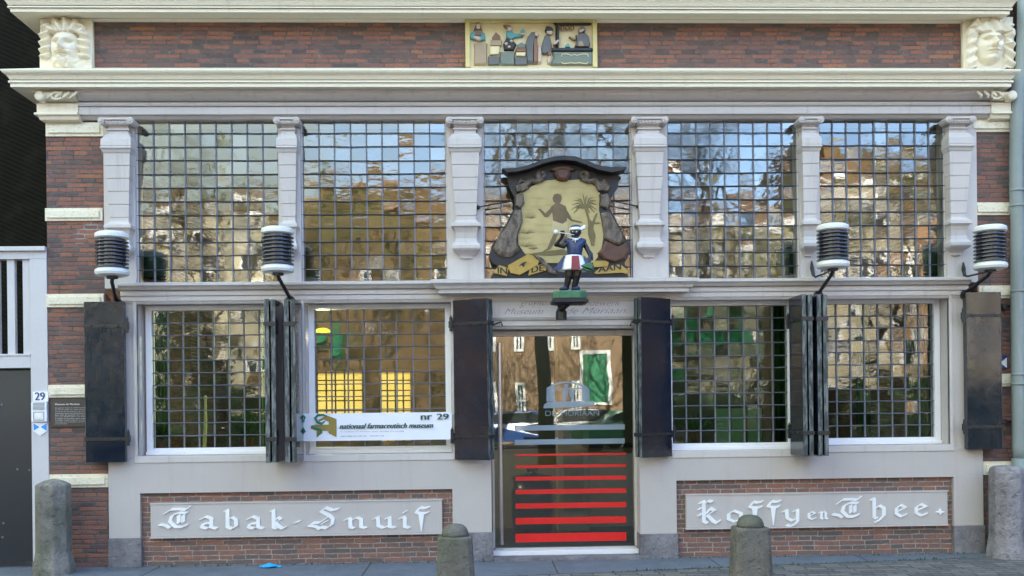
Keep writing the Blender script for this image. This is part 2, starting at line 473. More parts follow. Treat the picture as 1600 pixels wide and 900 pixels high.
M['gs_dark'] = plain_mat('relief_black', (.02, .02, .022), .5)
t = NT('dark_roof_boards'); P = t.pos(); x_, y_, z_ = t.sep(P)
ln = t.math('FRACT', t.math('MULTIPLY', t.math('ADD', z_, t.math('MULTIPLY', x_, .45)), 17.0))
c_ = t.mix(t.rng(ln, .0, .5), (.003, .003, .002), (.013, .012, .009))
c_ = t.mix(t.rng(t.noise(P, 4, 5), .5, .8), c_, (.02, .018, .012))
M['dark_wall'] = t.pbr(c_, .9, spec=.1)
M['cobble'] = brick_mat('square_paving', .4, .2, [(0, (.10, .095, .09)), (.6, (.15, .14, .13)), (1, (.12, .11, .10))], (.06, .06, .055), .015, flat=True)
M['h_cream'] = paint_mat('sunlit_cream_house', (.50, .45, .29), var=.6)
M['h_orange'] = brick_mat('orange_house_brick', .22, .065, [(0, (.15, .095, .04)), (.5, (.25, .14, .055)), (1, (.20, .125, .055))], (.24, .17, .09), .008, dirt=.85)
M['h_brown'] = brick_mat('brown_house_brick', .22, .065, [(0, (.22, .12, .05)), (.5, (.32, .17, .07)), (1, (.30, .17, .08))], (.34, .28, .2), .008)
M['h_door_brick'] = brick_mat('tan_house_brick', .22, .065, [(0, (.24, .15, .085)), (.5, (.31, .19, .105)), (1, (.26, .17, .10))], (.30, .23, .16), .008)
M['h_stone'] = paint_mat('sunlit_stone_house', (.36, .32, .20), var=.9)
M['h_roof'] = plain_mat('brown_roof_tiles', (.17, .10, .06), .8)
M['h_white'] = plain_mat('far_white_paint', (.82, .81, .76), .5)
M['h_green'] = plain_mat('far_green_paint', (.015, .20, .085), .4)
M['bark'] = plain_mat('grey_brown_bark', (.10, .085, .06), .9, var=.5)
M['leaf'] = plain_mat('young_olive_leaves', (.17, .17, .05), .7, var=.4)
M['plant'] = plain_mat('indoor_leaves', (.05, .12, .03), .5, var=.4)
M['cane'] = plain_mat('pale_cane', (.5, .42, .22), .6)
M['jar'] = plain_mat('dark_green_glaze', (.02, .06, .03), .25)
M['barrel'] = plain_mat('black_lacquer', (.02, .02, .02), .3, coat=.4)
M['car_blue'] = plain_mat('car_blue', (.02, .06, .2), .2, coat=1.0)
M['car_dark'] = plain_mat('car_charcoal', (.03, .03, .035), .2, coat=1.0)
M['car_green'] = plain_mat('car_green', (.02, .22, .1), .2, coat=1.0)
M['tyre'] = plain_mat('tyre_rubber', (.015, .015, .015), .8)
M['lit'] = emit_mat('warm_lamp_glow', (.9, .78, .06), .28)
M['glove'] = plain_mat('bright_blue_nitrile', (.02, .38, .72), .5)
M['drape'] = curtain_mat('green_drape', (.07, .15, .06))
# ================================================================== ground
XL0, XL1, XR0, XR1 = -4.42, -3.835, 5.275, 5.66
XA, XB = -3.83, 5.27
g = MB(); g.box(-150, 150, -200, 100, -.6, -.012)
tag(g.build('ground', M['cobble'], org=(0, 0, 0)), kind='structure')
g = MB()
edge = [(-9, -1.9), (1.3, -.80), (2.9, -.56), (5.1, -.33), (9, -.33)]
g.rings([[(p[0], p[1], z) for p in edge] + [(9, 2.9, z), (-9, 2.9, z)] for z in (-.3, 0.0)])
tag(g.build('pavement', M['slab'], org=(0, 0, 0)), kind='structure')
g = MB()
g.rings([[(p[0], p[1] - .004, z) for p in edge] + [(9, -4.2, z), (-9, -4.2, z)] for z in (-.3, -.008)])
tag(g.build('street', M['pavers'], org=(0, 0, 0)), kind='structure')
# joints between the kerb slabs
g = MB()
for x in (-3.3, -1.15, .72, 2.35, 3.9):
    ye = -1.9 + (x + 9) * (1.1 / 10.3) if x < 1.3 else -.80 + (x - 1.3) * .15
    g.box(x, x + .008, ye + .01, -.06, .0, .0025)
tag(g.build('pavement_joints', M['gs_dark'], org=(0, 0, 0)), kind='structure')

# ================================================================== the museum building
B = thing('museum_building', (0.6, 0, 0), 'old brick museum front with lilac grey timber shop front, cream cornices and leaded windows', 'building')
ZE = 4.80
MB().box(XL0, XR1, 0, .35, ZE, 13.6).build('wall', M['brick'], B)  # unseen top raised so the building's shadow reaches farther over the square
MB().box(XL0, XL1, 0, .35, 0, ZE).build('brick_pillar', M['brick'], B)
MB().box(XR0, XR1, 0, .35, 0, ZE).build('brick_pillar', M['brick'], B)
MB().box(XL0, XL0 + .3, .351, 6.0, 0, 13.6).build('side_wall', M['brick'], B)
MB().box(XR1 - .3, XR1, .351, 6.0, 0, 13.6).build('side_wall', M['brick'], B)
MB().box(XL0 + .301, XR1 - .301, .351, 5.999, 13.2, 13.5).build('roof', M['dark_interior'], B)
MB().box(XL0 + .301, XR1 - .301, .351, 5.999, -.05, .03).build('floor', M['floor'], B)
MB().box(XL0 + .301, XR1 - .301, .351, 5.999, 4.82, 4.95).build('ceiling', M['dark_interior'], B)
# rear wall with two sunlit windows seen through the front ones
rw = MB(); YR = 5.7
r1 = rect(494, 578, 566, 690, -YR); r2 = rect(592, 578, 642, 690, -YR)
xs = [XL0 + .301, r1[0], r1[1], r2[0], r2[1], XR1 - .301]; zb, zt = r1[2], r1[3]
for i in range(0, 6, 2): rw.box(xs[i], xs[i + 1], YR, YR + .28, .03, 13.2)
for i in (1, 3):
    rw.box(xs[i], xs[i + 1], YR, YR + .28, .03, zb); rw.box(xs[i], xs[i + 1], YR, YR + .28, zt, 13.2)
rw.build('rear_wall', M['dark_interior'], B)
for r in (r1, r2):
    f = MB(); n = 5 if r is r1 else 4
    for i in range(n + 1):
        x = r[0] + (r[1] - r[0]) * i / n; f.box(x - .012, x + .012, YR + .10, YR + .13, r[2], r[3])
    for k in range(8):
        z = r[2] + (r[3] - r[2]) * k / 7; f.box(r[0], r[1], YR + .095, YR + .099, z - .010, z + .010)
    w = f.build('rear_window', M['gs_dark'], B)
    MB().box(r[0], r[1], YR + .16, YR + .17, r[2], r[3]).build('curtain', M['curtain'], w)

# ---- timber front
D0 = .03
W = {}
def op(x0, y0a, x1, y0b, yb0, yb1): 
    return (X(x0, 600, D0), X(x1, 600, D0), (Z(x0, yb0, D0) + Z(x1, yb1, D0)) / 2, (Z(x0, y0a, D0) + Z(x1, y0b, D0)) / 2)
W[1] = op(215, 472, 442, 470, 712, 711)
W[2] = op(477, 470, 706, 468, 710, 709)
W[4] = op(1046, 466, 1250, 463, 707, 701)
W[5] = op(1277, 462, 1483, 459, 700, 691)
DR = (X(769, 680, D0), X(1000, 680, D0), 0.06, ZC(512, D0))
ZS0 = ZC(470, D0); ZPT = 1.115; ZPB = ZC(758, D0)
fr = MB(); fr2 = MB()
def fbox(x0, x1, z0, z1, d=D0, y1=.30): (fr if x0 < DR[0] - .001 else fr2).box(x0, x1, -d, y1, z0, z1)
order = [XA, W[1], W[2], DR, W[4], W[5], XB]
prev = XA
for o_ in order[1:-1] + [None]:
    x1 = XB if o_ is None else o_[0]
    fbox(prev, x1, ZPT, ZS0)
    if o_ is not None:
        prev = o_[1]
        if o_ is not DR:
            fbox(o_[0], o_[1], o_[3], ZS0)
            fbox(o_[0], o_[1], ZPT, o_[2])
fr.build('timber_front', M['grey'], B); fr2.build('timber_front', M['grey'], B)
# beads round the openings
for k in (1, 2, 4, 5):
    x0, x1, z0, z1 = W[k]; b = MB(); e = .035
    b.box(x0 - e, x0, -.05, 0, z0, z1 + e); b.box(x1, x1 + e, -.05, 0, z0, z1 + e); b.box(x0, x1, -.05, 0, z1, z1 + e)
    b.box(x0 - e, x1 + e, -.055, 0, z0 - .07, z0)
    b.build('window_surround', M['grey'], B, bevel=.006)
# rendered plinth and legs
L1x = [X(170, 780, .04), X(219, 780, .04)]; L2x = [X(707, 780, .04), X(768, 780, .04)]
L3x = [X(1000, 780, .04), X(1057, 780, .04)]; L4x = [X(1490, 780, .04), X(1536, 780, .04)]
pl = MB()
pl.box(L1x[0], L2x[1], -.045, .28, ZC(763, .045), ZPT - .001)
pl.box(L3x[0], L4x[1], -.045, .28, Z(1270, 748, .045), ZPT - .001)
zb2 = {}
for i, (lx, yb) in enumerate(((L1x, 841), (L2x, 832), (L3x, 834), (L4x, 821))):
    px = (195, 737, 1028, 1512)[i]
    zb = Z(px, yb, .045); zb2[i] = zb
    pl.box(lx[0], lx[1], -.045, .28, zb, (ZC(763, .045) if i < 2 else Z(1270, 748, .045)) - .0005)
pl.build('plinth', M['grey_flat'], B)
for i, lx in enumerate((L1x, L2x, L3x, L4x)):
    MB().box(lx[0] - .005, lx[1] + .012, -.06, .28, -.02, zb2[i] - .002).build('stone_base', M['base'], B, bevel=.006)
MB().box(L1x[1] + .0, L2x[0], .0, .28, -.02, ZC(763, .045)).build('brick_infill', M['brick_new'], B)
MB().box(L3x[1] + .0, L4x[0], .0, .28, -.02, Z(1270, 748, .045)).build('brick_infill', M['brick_new'], B)

# ---- leaded windows
def lead_window(win_mat, x0, x1, z0, z1, fy, gy, fw, cols, rows, gmat, tilt, seed, sill=True, bar='bar_low'):
    """frame with its front at y=fy, glass at gy; leads and saddle bars in front"""
    f = MB(); fb = fw * .8
    f.box(x0, x0 + fw, fy, gy + .05, z0, z1); f.box(x1 - fw, x1, fy, gy + .05, z0, z1)
    f.box(x0 + fw, x1 - fw, fy, gy + .05, z1 - fw * .8, z1); f.box(x0 + fw, x1 - fw, fy, gy + .05, z0, z0 + fb)
    if sill: f.box(x0, x1, fy - .03, fy + .02, z0 - .02, z0 + .014)
    w = f.build('window', win_mat, B, bevel=.004)
    gx0, gx1, gz0, gz1 = x0 + fw, x1 - fw, z0 + fb, z1 - fw * .8
    rnd = random.Random(seed)
    gl = MB(); cw = (gx1 - gx0) / cols; ch = (gz1 - gz0) / rows
    for i in range(cols):
        for j in range(rows):
            ax, az = gx0 + i * cw, gz0 + j * ch
            s = tilt * (2.8 if rnd.random() < .10 else 1.0)
            tx, tz = rnd.gauss(0, s) * cw / 2, rnd.gauss(0, s * .9) * ch / 2
            gl.add([(ax, gy - tx - tz, az), (ax + cw, gy + tx - tz, az), (ax + cw, gy + tx + tz, az + ch), (ax, gy - tx + tz, az + ch)], [(0, 1, 2, 3)])
            gl.attr.append(rnd.random())
    gl.build('glass', gmat, w)
    ld = MB()
    for i in range(cols + 1):
        x = gx0 + i * cw + rnd.gauss(0, .0015)
        ld.box(x - .0072, x + .0072, gy - .014, gy + .006, gz0, gz1)
    for j in (range(rows + 1) if sill else (0, rows)):
        z = gz0 + j * ch
        ld.box(gx0, gx1, gy - .010, gy + .004, z - .003, z + .003)
    ld.build('lead_grid', M['lead'], w)
    sb = MB(); by = gy - .02
    for j in range(1, rows):
        z = gz0 + j * ch + rnd.gauss(0, .002); e = .035
        pts = [(gx0 - e, by - .004, z), (gx0 + .02, by, z)] + [(gx0 + (gx1 - gx0) * q / 6, by, z + rnd.gauss(0, .0025)) for q in range(1, 6)] + [(gx1 - .02, by, z), (gx1 + e, by - .004, z)]
        sb.tube(pts, .0056 if sill else .0050, 6)
        for xe in (gx0 - e, gx1 + e): sb.ball((xe, by - .004, z), .012, .012, .012, 8, 6)
    sb.build('saddle_bars', M[bar], w)
    return (gx0, gx1, gz0, gz1, w)
GY = .20
lows = {}
for k, (xa, xb) in {1: (228, 437), 2: (482, 705.5), 4: (1041, 1245), 5: (1279, 1471)}.items():
    o_ = W[k]
    x0, x1 = X(xa, 600, -.15), X(xb, 600, -.15)
    x0 = max(x0, o_[0] + .004); x1 = min(x1, o_[1] - .004)
    yb = {1: 711.5, 2: 709.5, 4: 705, 5: 696.5}[k]; yt = {1: 477, 2: 475, 4: 470, 5: 467}[k]
    pxm = (xa + xb) / 2
    z0, z1 = Z(pxm, yb, -.15), Z(pxm, yt, -.15)
    z0 = max(z0, o_[2] + .022); z1 = min(z1, o_[3] - .003)
    lows[k] = lead_window(M['white'], x0, x1, z0, z1, .15, GY, .062, 8, 11, M['glass_low'], rad(.38), 40 + k)

# upper windows: mullion boards first
UB = {}
for k, (a, b) in {1: (160, 211), 2: (436, 470), 3: (699, 755), 4: (988, 1043), 5: (1250, 1281), 6: (1480, 1523)}.items():
    UB[k] = (X(a, 320, .03), X(b, 320, .03))
UB[1] = (XA, UB[1][1]); UB[6] = (UB[6][0], XB)
ZU0, ZU1 = ZC(440, .03), ZC(183, .03)
for k, (a, b) in UB.items(): MB().box(a, b, -.03, .20, ZU0 - .04, ZU1 + .05).build('mullion_board', M['grey'], B)
ups = {}
for k in range(1, 6):
    x0, x1 = UB[k][1] + .001, UB[k + 1][0] - .001
    ups[k] = lead_window(M['grey'], x0, x1, ZU0, ZU1, .012, .038, .014, 9, 12, M['glass_up'], rad(.36), 70 + k, sill=False, bar='bar')

# ---- pilasters
PSEC = [(183, 20, .14), (190, 20, .14), (199, 16, .11), (200, 19, .135), (202, 19, .135), (202, 17, .115), (209, 17, .115), (209, 20, .14), (213, 23, .165), (216, 25.5, .195), (226, 25.5, .195),
        (226, 24.5, .185), (229, 26.5, .21), (232, 25, .19), (236, 23.5, .18), (238, 22, .17)]
ns, ne = (238, 22, .17), (343, 15.5, .115)
grooves = (257, 277, 297, 317, 337)
for gy_ in grooves:
    tt = (gy_ - 238) / (343 - 238); h = ns[1] + (ne[1] - ns[1]) * tt; d = ns[2] + (ne[2] - ns[2]) * tt
    PSEC += [(gy_ - .9, h, d), (gy_ - .6, h - 1, d - .01), (gy_ + .2, h - 1, d - .01), (gy_ + .5, h, d)]
PSEC += [ne, (346, 17.5, .135), (348, 23, .175), (352.5, 23, .175), (353, 20.5, .155), (357, 18, .14), (363, 16.8, .125), (372, 16, .115), (378, 17.5, .125), (380, 20, .15), (382.5, 21.5, .165),
         (387, 21.5, .165), (390, 20, .15), (394, 16, .10), (397, 12, .075), (400, 9, .062), (403, 9, .062), (404.5, 1.5, .042)]
def pilaster(cx_px, k):
    cx = X(cx_px, 300, .15); m = MB(); rings = []
    for py, hw, d in PSEC:
        z = ZC(py, d); h = hw * k * (DIST - d) / FPX
        rings.append([(cx - h, -.031, z), (cx - h, -d, z), (cx + h, -d, z), (cx + h, -.031, z)])
    m.rings(rings)
    p = m.build('pilaster', M['grey'], B, bevel=.003)
    c = MB(); s = DIST / FPX; zc = ZC(188.5, .17)
    hw = 24 * k * s
    c.box(cx - hw, cx + hw, -.19, -.032, zc + .012, zc + .032)
    c.box(cx - hw * .8, cx + hw * .8, -.165, -.032, zc - .028, zc + .012)
    for sg in (-1, 1):
        x = cx + sg * hw
        r = .034
        c.lathe([(.026, -.20), (r, -.196), (r, -.032)], (x, 0, zc), 18, 'y')
        c.lathe([(.012, -.212), (.016, -.206), (.016, -.196)], (x, 0, zc), 12, 'y')
        c.tube([(x + sg * -.004 + math.cos(a) * (.024 - a * .0016), -.203, zc + math.sin(a) * (.024 - a * .0016)) for a in [q * .5 for q in range(22)]], .0045, 5)
    for q in range(7):
        c.ball((cx + (q - 3) * hw * .22, -.168, zc - .01), .014, .012, .014, 8, 6)
    c.build('capital', M['grey'], p, smooth=False)
for cx, k in ((184, .90), (450, .62), (727.5, 1), (1015.5, 1), (1267, .62), (1500, .80)): pilaster(cx, k)

# ---- entablature above the windows
def P(list_): return [(d, ZC(py, d)) for py, d in list_]
FX0, FX1 = X(122, 165, .12), X(1549, 165, .12)
MB().moulding(P([(186, .045), (179, .085), (179, .05), (178.2, .05), (178.2, .105), (166.4, .105), (166.2, .07), (165.4, .07), (165.4, .12), (161, .135), (160, .135), (159.8, .07), (158.8, .07), (157, .115), (153, .145), (148, .175), (144, .19), (139, .20)]),
              FX0, FX1, back=.3, ret0=False, ret1=False).build('entablature', M['grey'], B)
# sill cornice
MB().moulding(P([(471, .034), (466.5, .05), (466, .058), (459, .058), (458.8, .03), (458, .03), (458, .072), (450.6, .072), (450.4, .04), (449.6, .04), (449.5, .10), (445, .125), (442, .15), (438.5, .15), (437.5, .06)]),
              X(190, 450, .03), X(1510, 450, .03), back=0, ret0=False, ret1=False).build('sill_cornice', M['grey'], B)
MB().moulding(P([(463, .08), (459, .10), (457.5, .20), (451, .20), (450.5, .225), (446, .24), (441, .275), (436, .275), (435, .10)]),
              X(712, 450, .03) + .03, X(1046, 450, .03) - .03, back=0).build('door_cornice', M['grey'], B)
# door transom, jambs, leaf
tz0, tz1 = ZC(497, .03), ZC(463, .03)
MB().box(DR[0], DR[1], -.02, .28, tz0, ZS0 + .02).build('transom_panel', M['grey'], B)
MB().moulding(P([(514, .0), (510, .012), (509, .03), (501, .03), (500, .05), (496, .065), (495, .03)]), DR[0], DR[1], back=.28, ret0=False, ret1=False).build('transom_moulding', M['grey'], B)
DY = .20
dz1 = ZC(515, 0) - .002
dl = MB()
gx0, gx1, gz0, gz1 = rect(772, 525, 990, 855, -DY)
dl.box(DR[0], gx0, DY - .02, DY + .06, .1, dz1); dl.box(gx1, DR[1], DY - .04, DY + .06, .1, dz1)
dl.box(gx0, gx1, DY - .03, DY + .06, gz1, dz1); dl.box(gx0, gx1, DY - .02, DY + .05, gz0 - .012, gz0)
door = dl.build('door', M['grey'], B, bevel=.004)
gg = MB(); gg.box(gx0, gx1, DY, DY + .008, gz0, gz1); gg.build('glass', M['glass_door'], door)
th = MB(); th.box(DR[0], DR[1], .06, .32, .035, gz0 - .013); th.build('threshold', M['white'], B, bevel=.004)
MB().box(DR[0], DR[1], -.10, .32, -.02, .033).build('door_step', M['base'], B)
hb = MB(); hx = X(782, 690, -.14)
hb.tube([(hx, DY - .075, Z(779, 536, -.13)), (hx, DY - .075, Z(785, 851, -.13))], .021, 14)
for zz in (.45, 1.1, 1.95): hb.tube([(hx, DY - .07, zz), (hx, DY + .0, zz)], .010, 8)
hb.build('door_handle', M['chrome'], door, smooth=False)
for ya, yb in ((708.5, 711.5), (726, 730.5), (744, 750), (764, 771), (785.5, 793.5), (808, 818), (832.5, 846)):
    r = rect(805.5, ya, 978.5, yb, -DY)
    MB().box(r[0], r[1], DY - .003, DY - .001, r[2], r[3]).build('red_stripe', M['red'], door)
for ya, yb in ((664, 672), (686, 694)):
    r = rect(804, ya, 976, yb, -DY)
    MB().box(r[0], r[1], DY - .003, DY - .001, r[2], r[3]).build('frosted_stripe', M['frost'], door)
# frosted emblem: a pedimented building on a bar
em = MB()
def EP(*pts): em.poly([at(a, b, -DY) for a, b in pts], DY - .001, DY - .003)
EP((849, 638), (928, 635), (930, 628), (921, 626), (856, 628), (850, 632))
EP((854, 627.5), (867, 627), (867, 604), (862, 602), (854, 606)); EP((909, 626), (921, 625.5), (921, 608), (915, 604), (909, 604))
EP((879, 627), (884.5, 627), (884.5, 609), (879, 609)); EP((893, 626.5), (897, 626.5), (897, 609), (893, 609)); EP((867.2, 608.8), (908.8, 608.2), (908.8, 606), (867.2, 606))
EP((885, 609), (887, 609), (888, 618), (885, 622)); EP((892.8, 609), (890.5, 609), (889.5, 618), (892.8, 622))
EP((862, 601.5), (874, 597), (884, 595.5), (884, 598), (874, 600), (867, 604)); EP((884.2, 595.5), (898, 597), (909, 600), (921, 606.5), (909, 604), (897, 600), (884.2, 598))
EP((882, 605.8), (888, 605.8), (888, 600), (882, 600))
em.build('frosted_emblem', M['frost'], door)
for s_, xa, xb in (('DE', 852, 869), ('MORIAAN', 877, 936)):
    el = MB(); a_, b_ = at(xa, 650, -DY), at(xb, 650, -DY)
    add_text(el, s_, a_[0], DY - .002, a_[1], b_[0] - a_[0], .055)
    el.build('frosted_lettering', M['frost'], door)
# hooks of the shutters
# ---- painted lettering on the transom panel
tl = MB()
for s_, xa, xb, yb, h in (('gruynen', 812, 860, 481, 11), ('handewerk', 899, 969, 478, 9), ('Museum', 788, 849, 491, 9), ('de Moriaan.', 884, 980, 490, 9)):
    p0, p1 = at(xa, yb, .022), at(xb, yb, .022)
    add_text(tl, s_, p0[0], -.023, p0[1], p1[0] - p0[0], h / 150, shear=.5, offset=-.016)
tl.build('painted_lettering', plain_mat('faded_red_brown_lettering', (.25, .17, .18), .6), B)

# ---- cornices of the building
MB().moulding(P([(147, .10), (144, .13), (143.5, .15), (141.5, .16), (135.6, .29), (130, .29), (129.8, .265), (128.8, .265), (128.6, .305), (125.6, .305), (125.4, .27), (124.2, .27), (124, .295), (118, .315), (113, .345), (110, .355), (108, .355), (106, .0)]),
              -4.345, 5.215, back=.3).build('cornice', M['cream'], B)
MB().moulding(P([(34, .03), (31, .05), (29.5, .05), (29, .10), (27.5, .11), (20, .285), (14.6, .285), (14.4, .26), (13.4, .26), (13.2, .305), (11, .305), (10.8, .27), (9.8, .27), (9.5, .30), (3, .32), (-4, .35), (-6, .36), (-8, .36), (-10, .0)]),
              -4.345, 5.215, back=.3).build('cornice', M['cream'], B)
# ---- cream stone blocks in the pillars (with tooled panel)
def block(x0, y0, x1, y1, d=.02):
    a = rect(x0, y0, x1, y1, d); m = MB()
    m.box(a[0], a[1], -d, .02, a[2], a[3])
    w = min(.035, (a[3] - a[2]) * .22)
    m.box(a[0] + w, a[1] - w, -d - .02, -d, a[2] + w, a[3] - w)
    o_ = m.build('stone_block', M['cream_tool'], B, bevel=.004)
    return o_
t = NT('cream_tooled_stone'); Pp = t.pos()
c_ = t.mix(t.rng(t.noise(t.map(Pp, (34, 34, 60)), 1.0, 3), .56, .68, 0, .5), (.80, .735, .58), (.42, .37, .26))
c_ = t.mix(t.rng(t.noise(t.map(Pp, (10, 10, 1.5)), 1.0, 5), .56, .8, 0, .35), c_, (.38, .34, .24))
M['cream_tool'] = t.pbr(c_, .7, t.bump(t.noise(t.map(Pp, (30, 30, 55)), 1.0, 3), .6, .01), spec=.3)
for r in ((71, 191, 161, 213), (70, 325, 160, 345), (72, 459, 162, 480), (75, 601, 162, 621), (77, 741, 169, 762)): block(*r)
for r in ((1515, 186, 1581, 206), (1522, 316, 1578, 336), (1530, 446, 1582, 466), (1534, 584, 1586, 604), (1536, 721, 1590, 742)): block(*r)
# carved consoles either end of the entablature
def console(x0, x1, flip):
    m = MB(); z0, z1 = ZC(160, .15), ZC(145, .15)
    a, b = min(x0, x1), max(x0, x1)
    m.moulding(P([(189, .07), (186, .10), (179, .115), (178, .14), (175, .14), (174.5, .12), (161, .12), (160.5, .13)]), a + .05 if not flip else a, b if not flip else b - .05, back=.01, ret0=not flip, ret1=flip)
    m.moulding(P([(160, .10), (157, .14), (153, .175), (148, .20), (144, .205)]), a - (.03 if not flip else 0), b + (.03 if flip else 0), back=.01, ret0=False, ret1=False)
    o_ = m.build('console', M['cream'], B, bevel=.005)
    c = MB(); xx = a if not flip else b; sg = 1 if not flip else -1
    zc = (z0 + z1) / 2
    c.lathe([(.03, -.225), (.05, -.215), (.052, .0)], (xx, 0, zc), 18, 'y')
    for q in range(4): c.tube([(xx + sg * (.09 + q * .075) - .02, -.205 - .004, z0 + .02), (xx + sg * (.11 + q * .075), -.222, zc), (xx + sg * (.15 + q * .075), -.212, z1 - .01)], .014, 6)
    c.tube([(xx + sg * .17 + .05 * math.cos(a_), -.214, zc + .036 * math.sin(a_)) for a_ in [q * .45 for q in range(15)]], .011, 6)
    c.build('carved_leaf', M['cream'], o_, smooth=True)
console(X(66, 150, .15), FX0 - .002, False)
console(FX1 + .002, X(1577, 150, .15), True)
# backing slab between console and block
a = rect(72, 150, 122, 190, .02); MB().box(a[0], a[1], -.025, .01, a[2] - .005, a[3]).build('stone_block', M['cream'], B)
a = rect(1549, 150, 1580, 185, .02); MB().box(a[0], a[1], -.025, .01, a[2] - .005, a[3]).build('stone_block', M['cream'], B)

# ---- carved stone heads (relief sculpted as a height field)
def g2(u, v, cu, cv, su, sv): return math.exp(-((u - cu) / su) ** 2 - ((v - cv) / sv) ** 2)
def head_relief(u, v, beard):
    fw_, fh_ = (.58, .70) if beard else (.60, .72)
    cv = -.10 if beard else -.12
    e = 1 - (u / fw_) ** 2 - ((v - cv) / fh_) ** 2
    h = .60 * math.sqrt(e) if e > 0 else 0
    inside = max(0, min(1, e * 3))
    f = 0
    f += .12 * g2(u, v, -.23, .12, .19, .06) + .12 * g2(u, v, .23, .12, .19, .06)           # brows
    f -= .22 * g2(u, v, -.22, .0, .13, .075) + .22 * g2(u, v, .22, .0, .13, .075)           # sockets
    f += .14 * g2(u, v, -.22, -.02, .085, .04) + .14 * g2(u, v, .22, -.02, .085, .04)       # lids
    f += .22 * g2(u, v, 0, -.08, .055, .15) + .20 * g2(u, v, 0, -.21, .105, .06)            # nose
    f -= .12 * g2(u, v, 0, -.30, .11, .03)
    f += .13 * g2(u, v, 0, -.385, .15, .032) + .13 * g2(u, v, 0, -.47, .12, .032) - .16 * g2(u, v, 0, -.425, .17, .018)
    f += .08 * g2(u, v, -.33, -.24, .13, .13) + .08 * g2(u, v, .33, -.24, .13, .13)         # cheeks
    f += .10 * g2(u, v, 0, -.66, .18, .08)
    h += f * inside * 1.35
    r = math.hypot(u, (v + .05) * .95); a = math.atan2(u, v + .05)
    hair = 0
    if beard:
        if v > .42: hair = max(hair, .50 * max(0, 1 - max(0, r - .62) * 1.3) + .10 * math.cos(a * 15 + r * 6))
        if abs(u) > .56 and v > -.5: hair = max(hair, .34 + .13 * math.cos(v * 23 + abs(u) * 6) - .25 * max(0, abs(u) - .8))
        if v < -.33:
            bm = g2(u, v, 0, -.66, .50, .30)
            h = max(h, .12 + bm * (.50 + .15 * math.cos(u * 19 + math.sin(v * 14)) * math.cos(v * 17)))
            h += .17 * g2(u, v, -.18, -.37, .14, .05) + .17 * g2(u, v, .18, -.37, .14, .05) - .12 * g2(u, v, 0, -.43, .10, .03)
    else:
        if r > .58 and v > -.1: hair = .36 + .08 * math.cos(a * 11) + .06 * math.cos(r * 16)
        if v > .30 and r < .80: hair = max(hair, .56 + .07 * math.cos(u * 14 + v * 9))
        if abs(u) > .58 and v <= .35: hair = max(hair, .30 + .10 * math.cos(v * 17 + abs(u) * 9))
        if v > .52 and r > .74: hair = .46 + .05 * math.cos(a * 20)
    if r > 1.02 and v > 0: hair = .04
    if abs(u) > .93 or v > .97: hair = min(hair, .05)
    return max(h, hair, .03)
def mask(x0, y0, x1, y1, beard, label):
    a = rect(x0, y0, x1, y1, .03); n, m_ = 84, 90; m = MB()
    vs = []; 
    for j in range(m_ + 1):
        for i in range(n + 1):
            u = -1 + 2 * i / n; v = -1 + 2 * j / m_
            h = head_relief(u, v, beard)
            vs.append((a[0] + (a[1] - a[0]) * i / n, -.045 - h * .24, a[2] + (a[3] - a[2]) * j / m_))
    fs = [(j * (n + 1) + i, j * (n + 1) + i + 1, (j + 1) * (n + 1) + i + 1, (j + 1) * (n + 1) + i) for j in range(m_) for i in range(n)]
    m.add(vs, fs)
    m.box(a[0], a[1], -.042, .01, a[2], a[3])
    o_ = m.build('carved_head', M['cream'], B, smooth=True)
    o_['label'] = label
mask(65, 31, 146, 115, True, 'carved cream stone head of a bearded man')
mask(1503, 28, 1581, 110, False, 'carved cream stone head of a smooth faced woman')

# ---- shutters
def shutter(hx, hd, ex, ed, z0, z1, label, flip=1, both=True):
    """folded pair of leaves hinged at (hx, y=-hd), free edge at (ex, -ed)"""
    h, e = Vector((hx, -hd, 0)), Vector((ex, -ed, 0)); d = (e - h); L_ = d.length; d.normalize(); n = Vector((-d.y, d.x, 0)) * flip
    def obox(m, s0, s1, t0, t1, za, zb):
        c = [h + d * s + n * t for s, t in ((s0, t0), (s1, t0), (s1, t1), (s0, t1))]
        m.rings([[(p.x, p.y, z) for p in c] for z in (za, zb)])
    m = MB(); obox(m, 0, L_, 0, .046, z0, z1)
    s = m.build('shutter', M['shutter'], B, bevel=.003); s['label'] = label
    m = MB(); obox(m, .012, L_ - .004, .062, .108, z0 + .004, z1 - .004); m.build('folding_leaf', M['shutter'], s, bevel=.003)
    m = MB(); obox(m, L_ + .0005, L_ + .004, .002, .044, z0 + .003, z1 - .003); obox(m, L_ - .003, L_ + .001, .064, .106, z0 + .006, z1 - .006)
    m.build('worn_edge', M['shutter_edge'], s)
    for zz in (z1 - .245, z0 + .235):
        m = MB()
        obox(m, -.01, L_ * .97, -.007, -.001, zz - .016, zz + .016)
        obox(m, L_ * .97, L_ + .012, -.007, .113, zz - .02, zz + .02)
        obox(m, -.05, .0, -.012, .02, zz - .035, zz + .035)
        for q in (.15, .5, .82):
            p = h + d * (L_ * q) - n * .009; m.ball((p.x, p.y, zz), .011, .011, .011, 8, 6)
        p = h - d * .03 - n * .0
        m.lathe([(.016, -.07), (.016, .07), (.008, .085), (.004, .10)], (p.x, p.y, zz), 10)
        m.build('strap_hinge', M['iron'], s)
    return s
def zz(px, py, d): return Z(px, py, d)
shutter(X(199, 600, .07), .15, X(136, 600, .12), .17, zz(167, 722, .12), zz(167, 472, .12), 'flat open shutter at the left brick pillar', flip=-1)
shutter(X(709, 590, .09), .09, X(762, 590, .33), .31, zz(709, 718, .08), zz(709, 470, .08), 'half open shutter left of the door', flip=1)
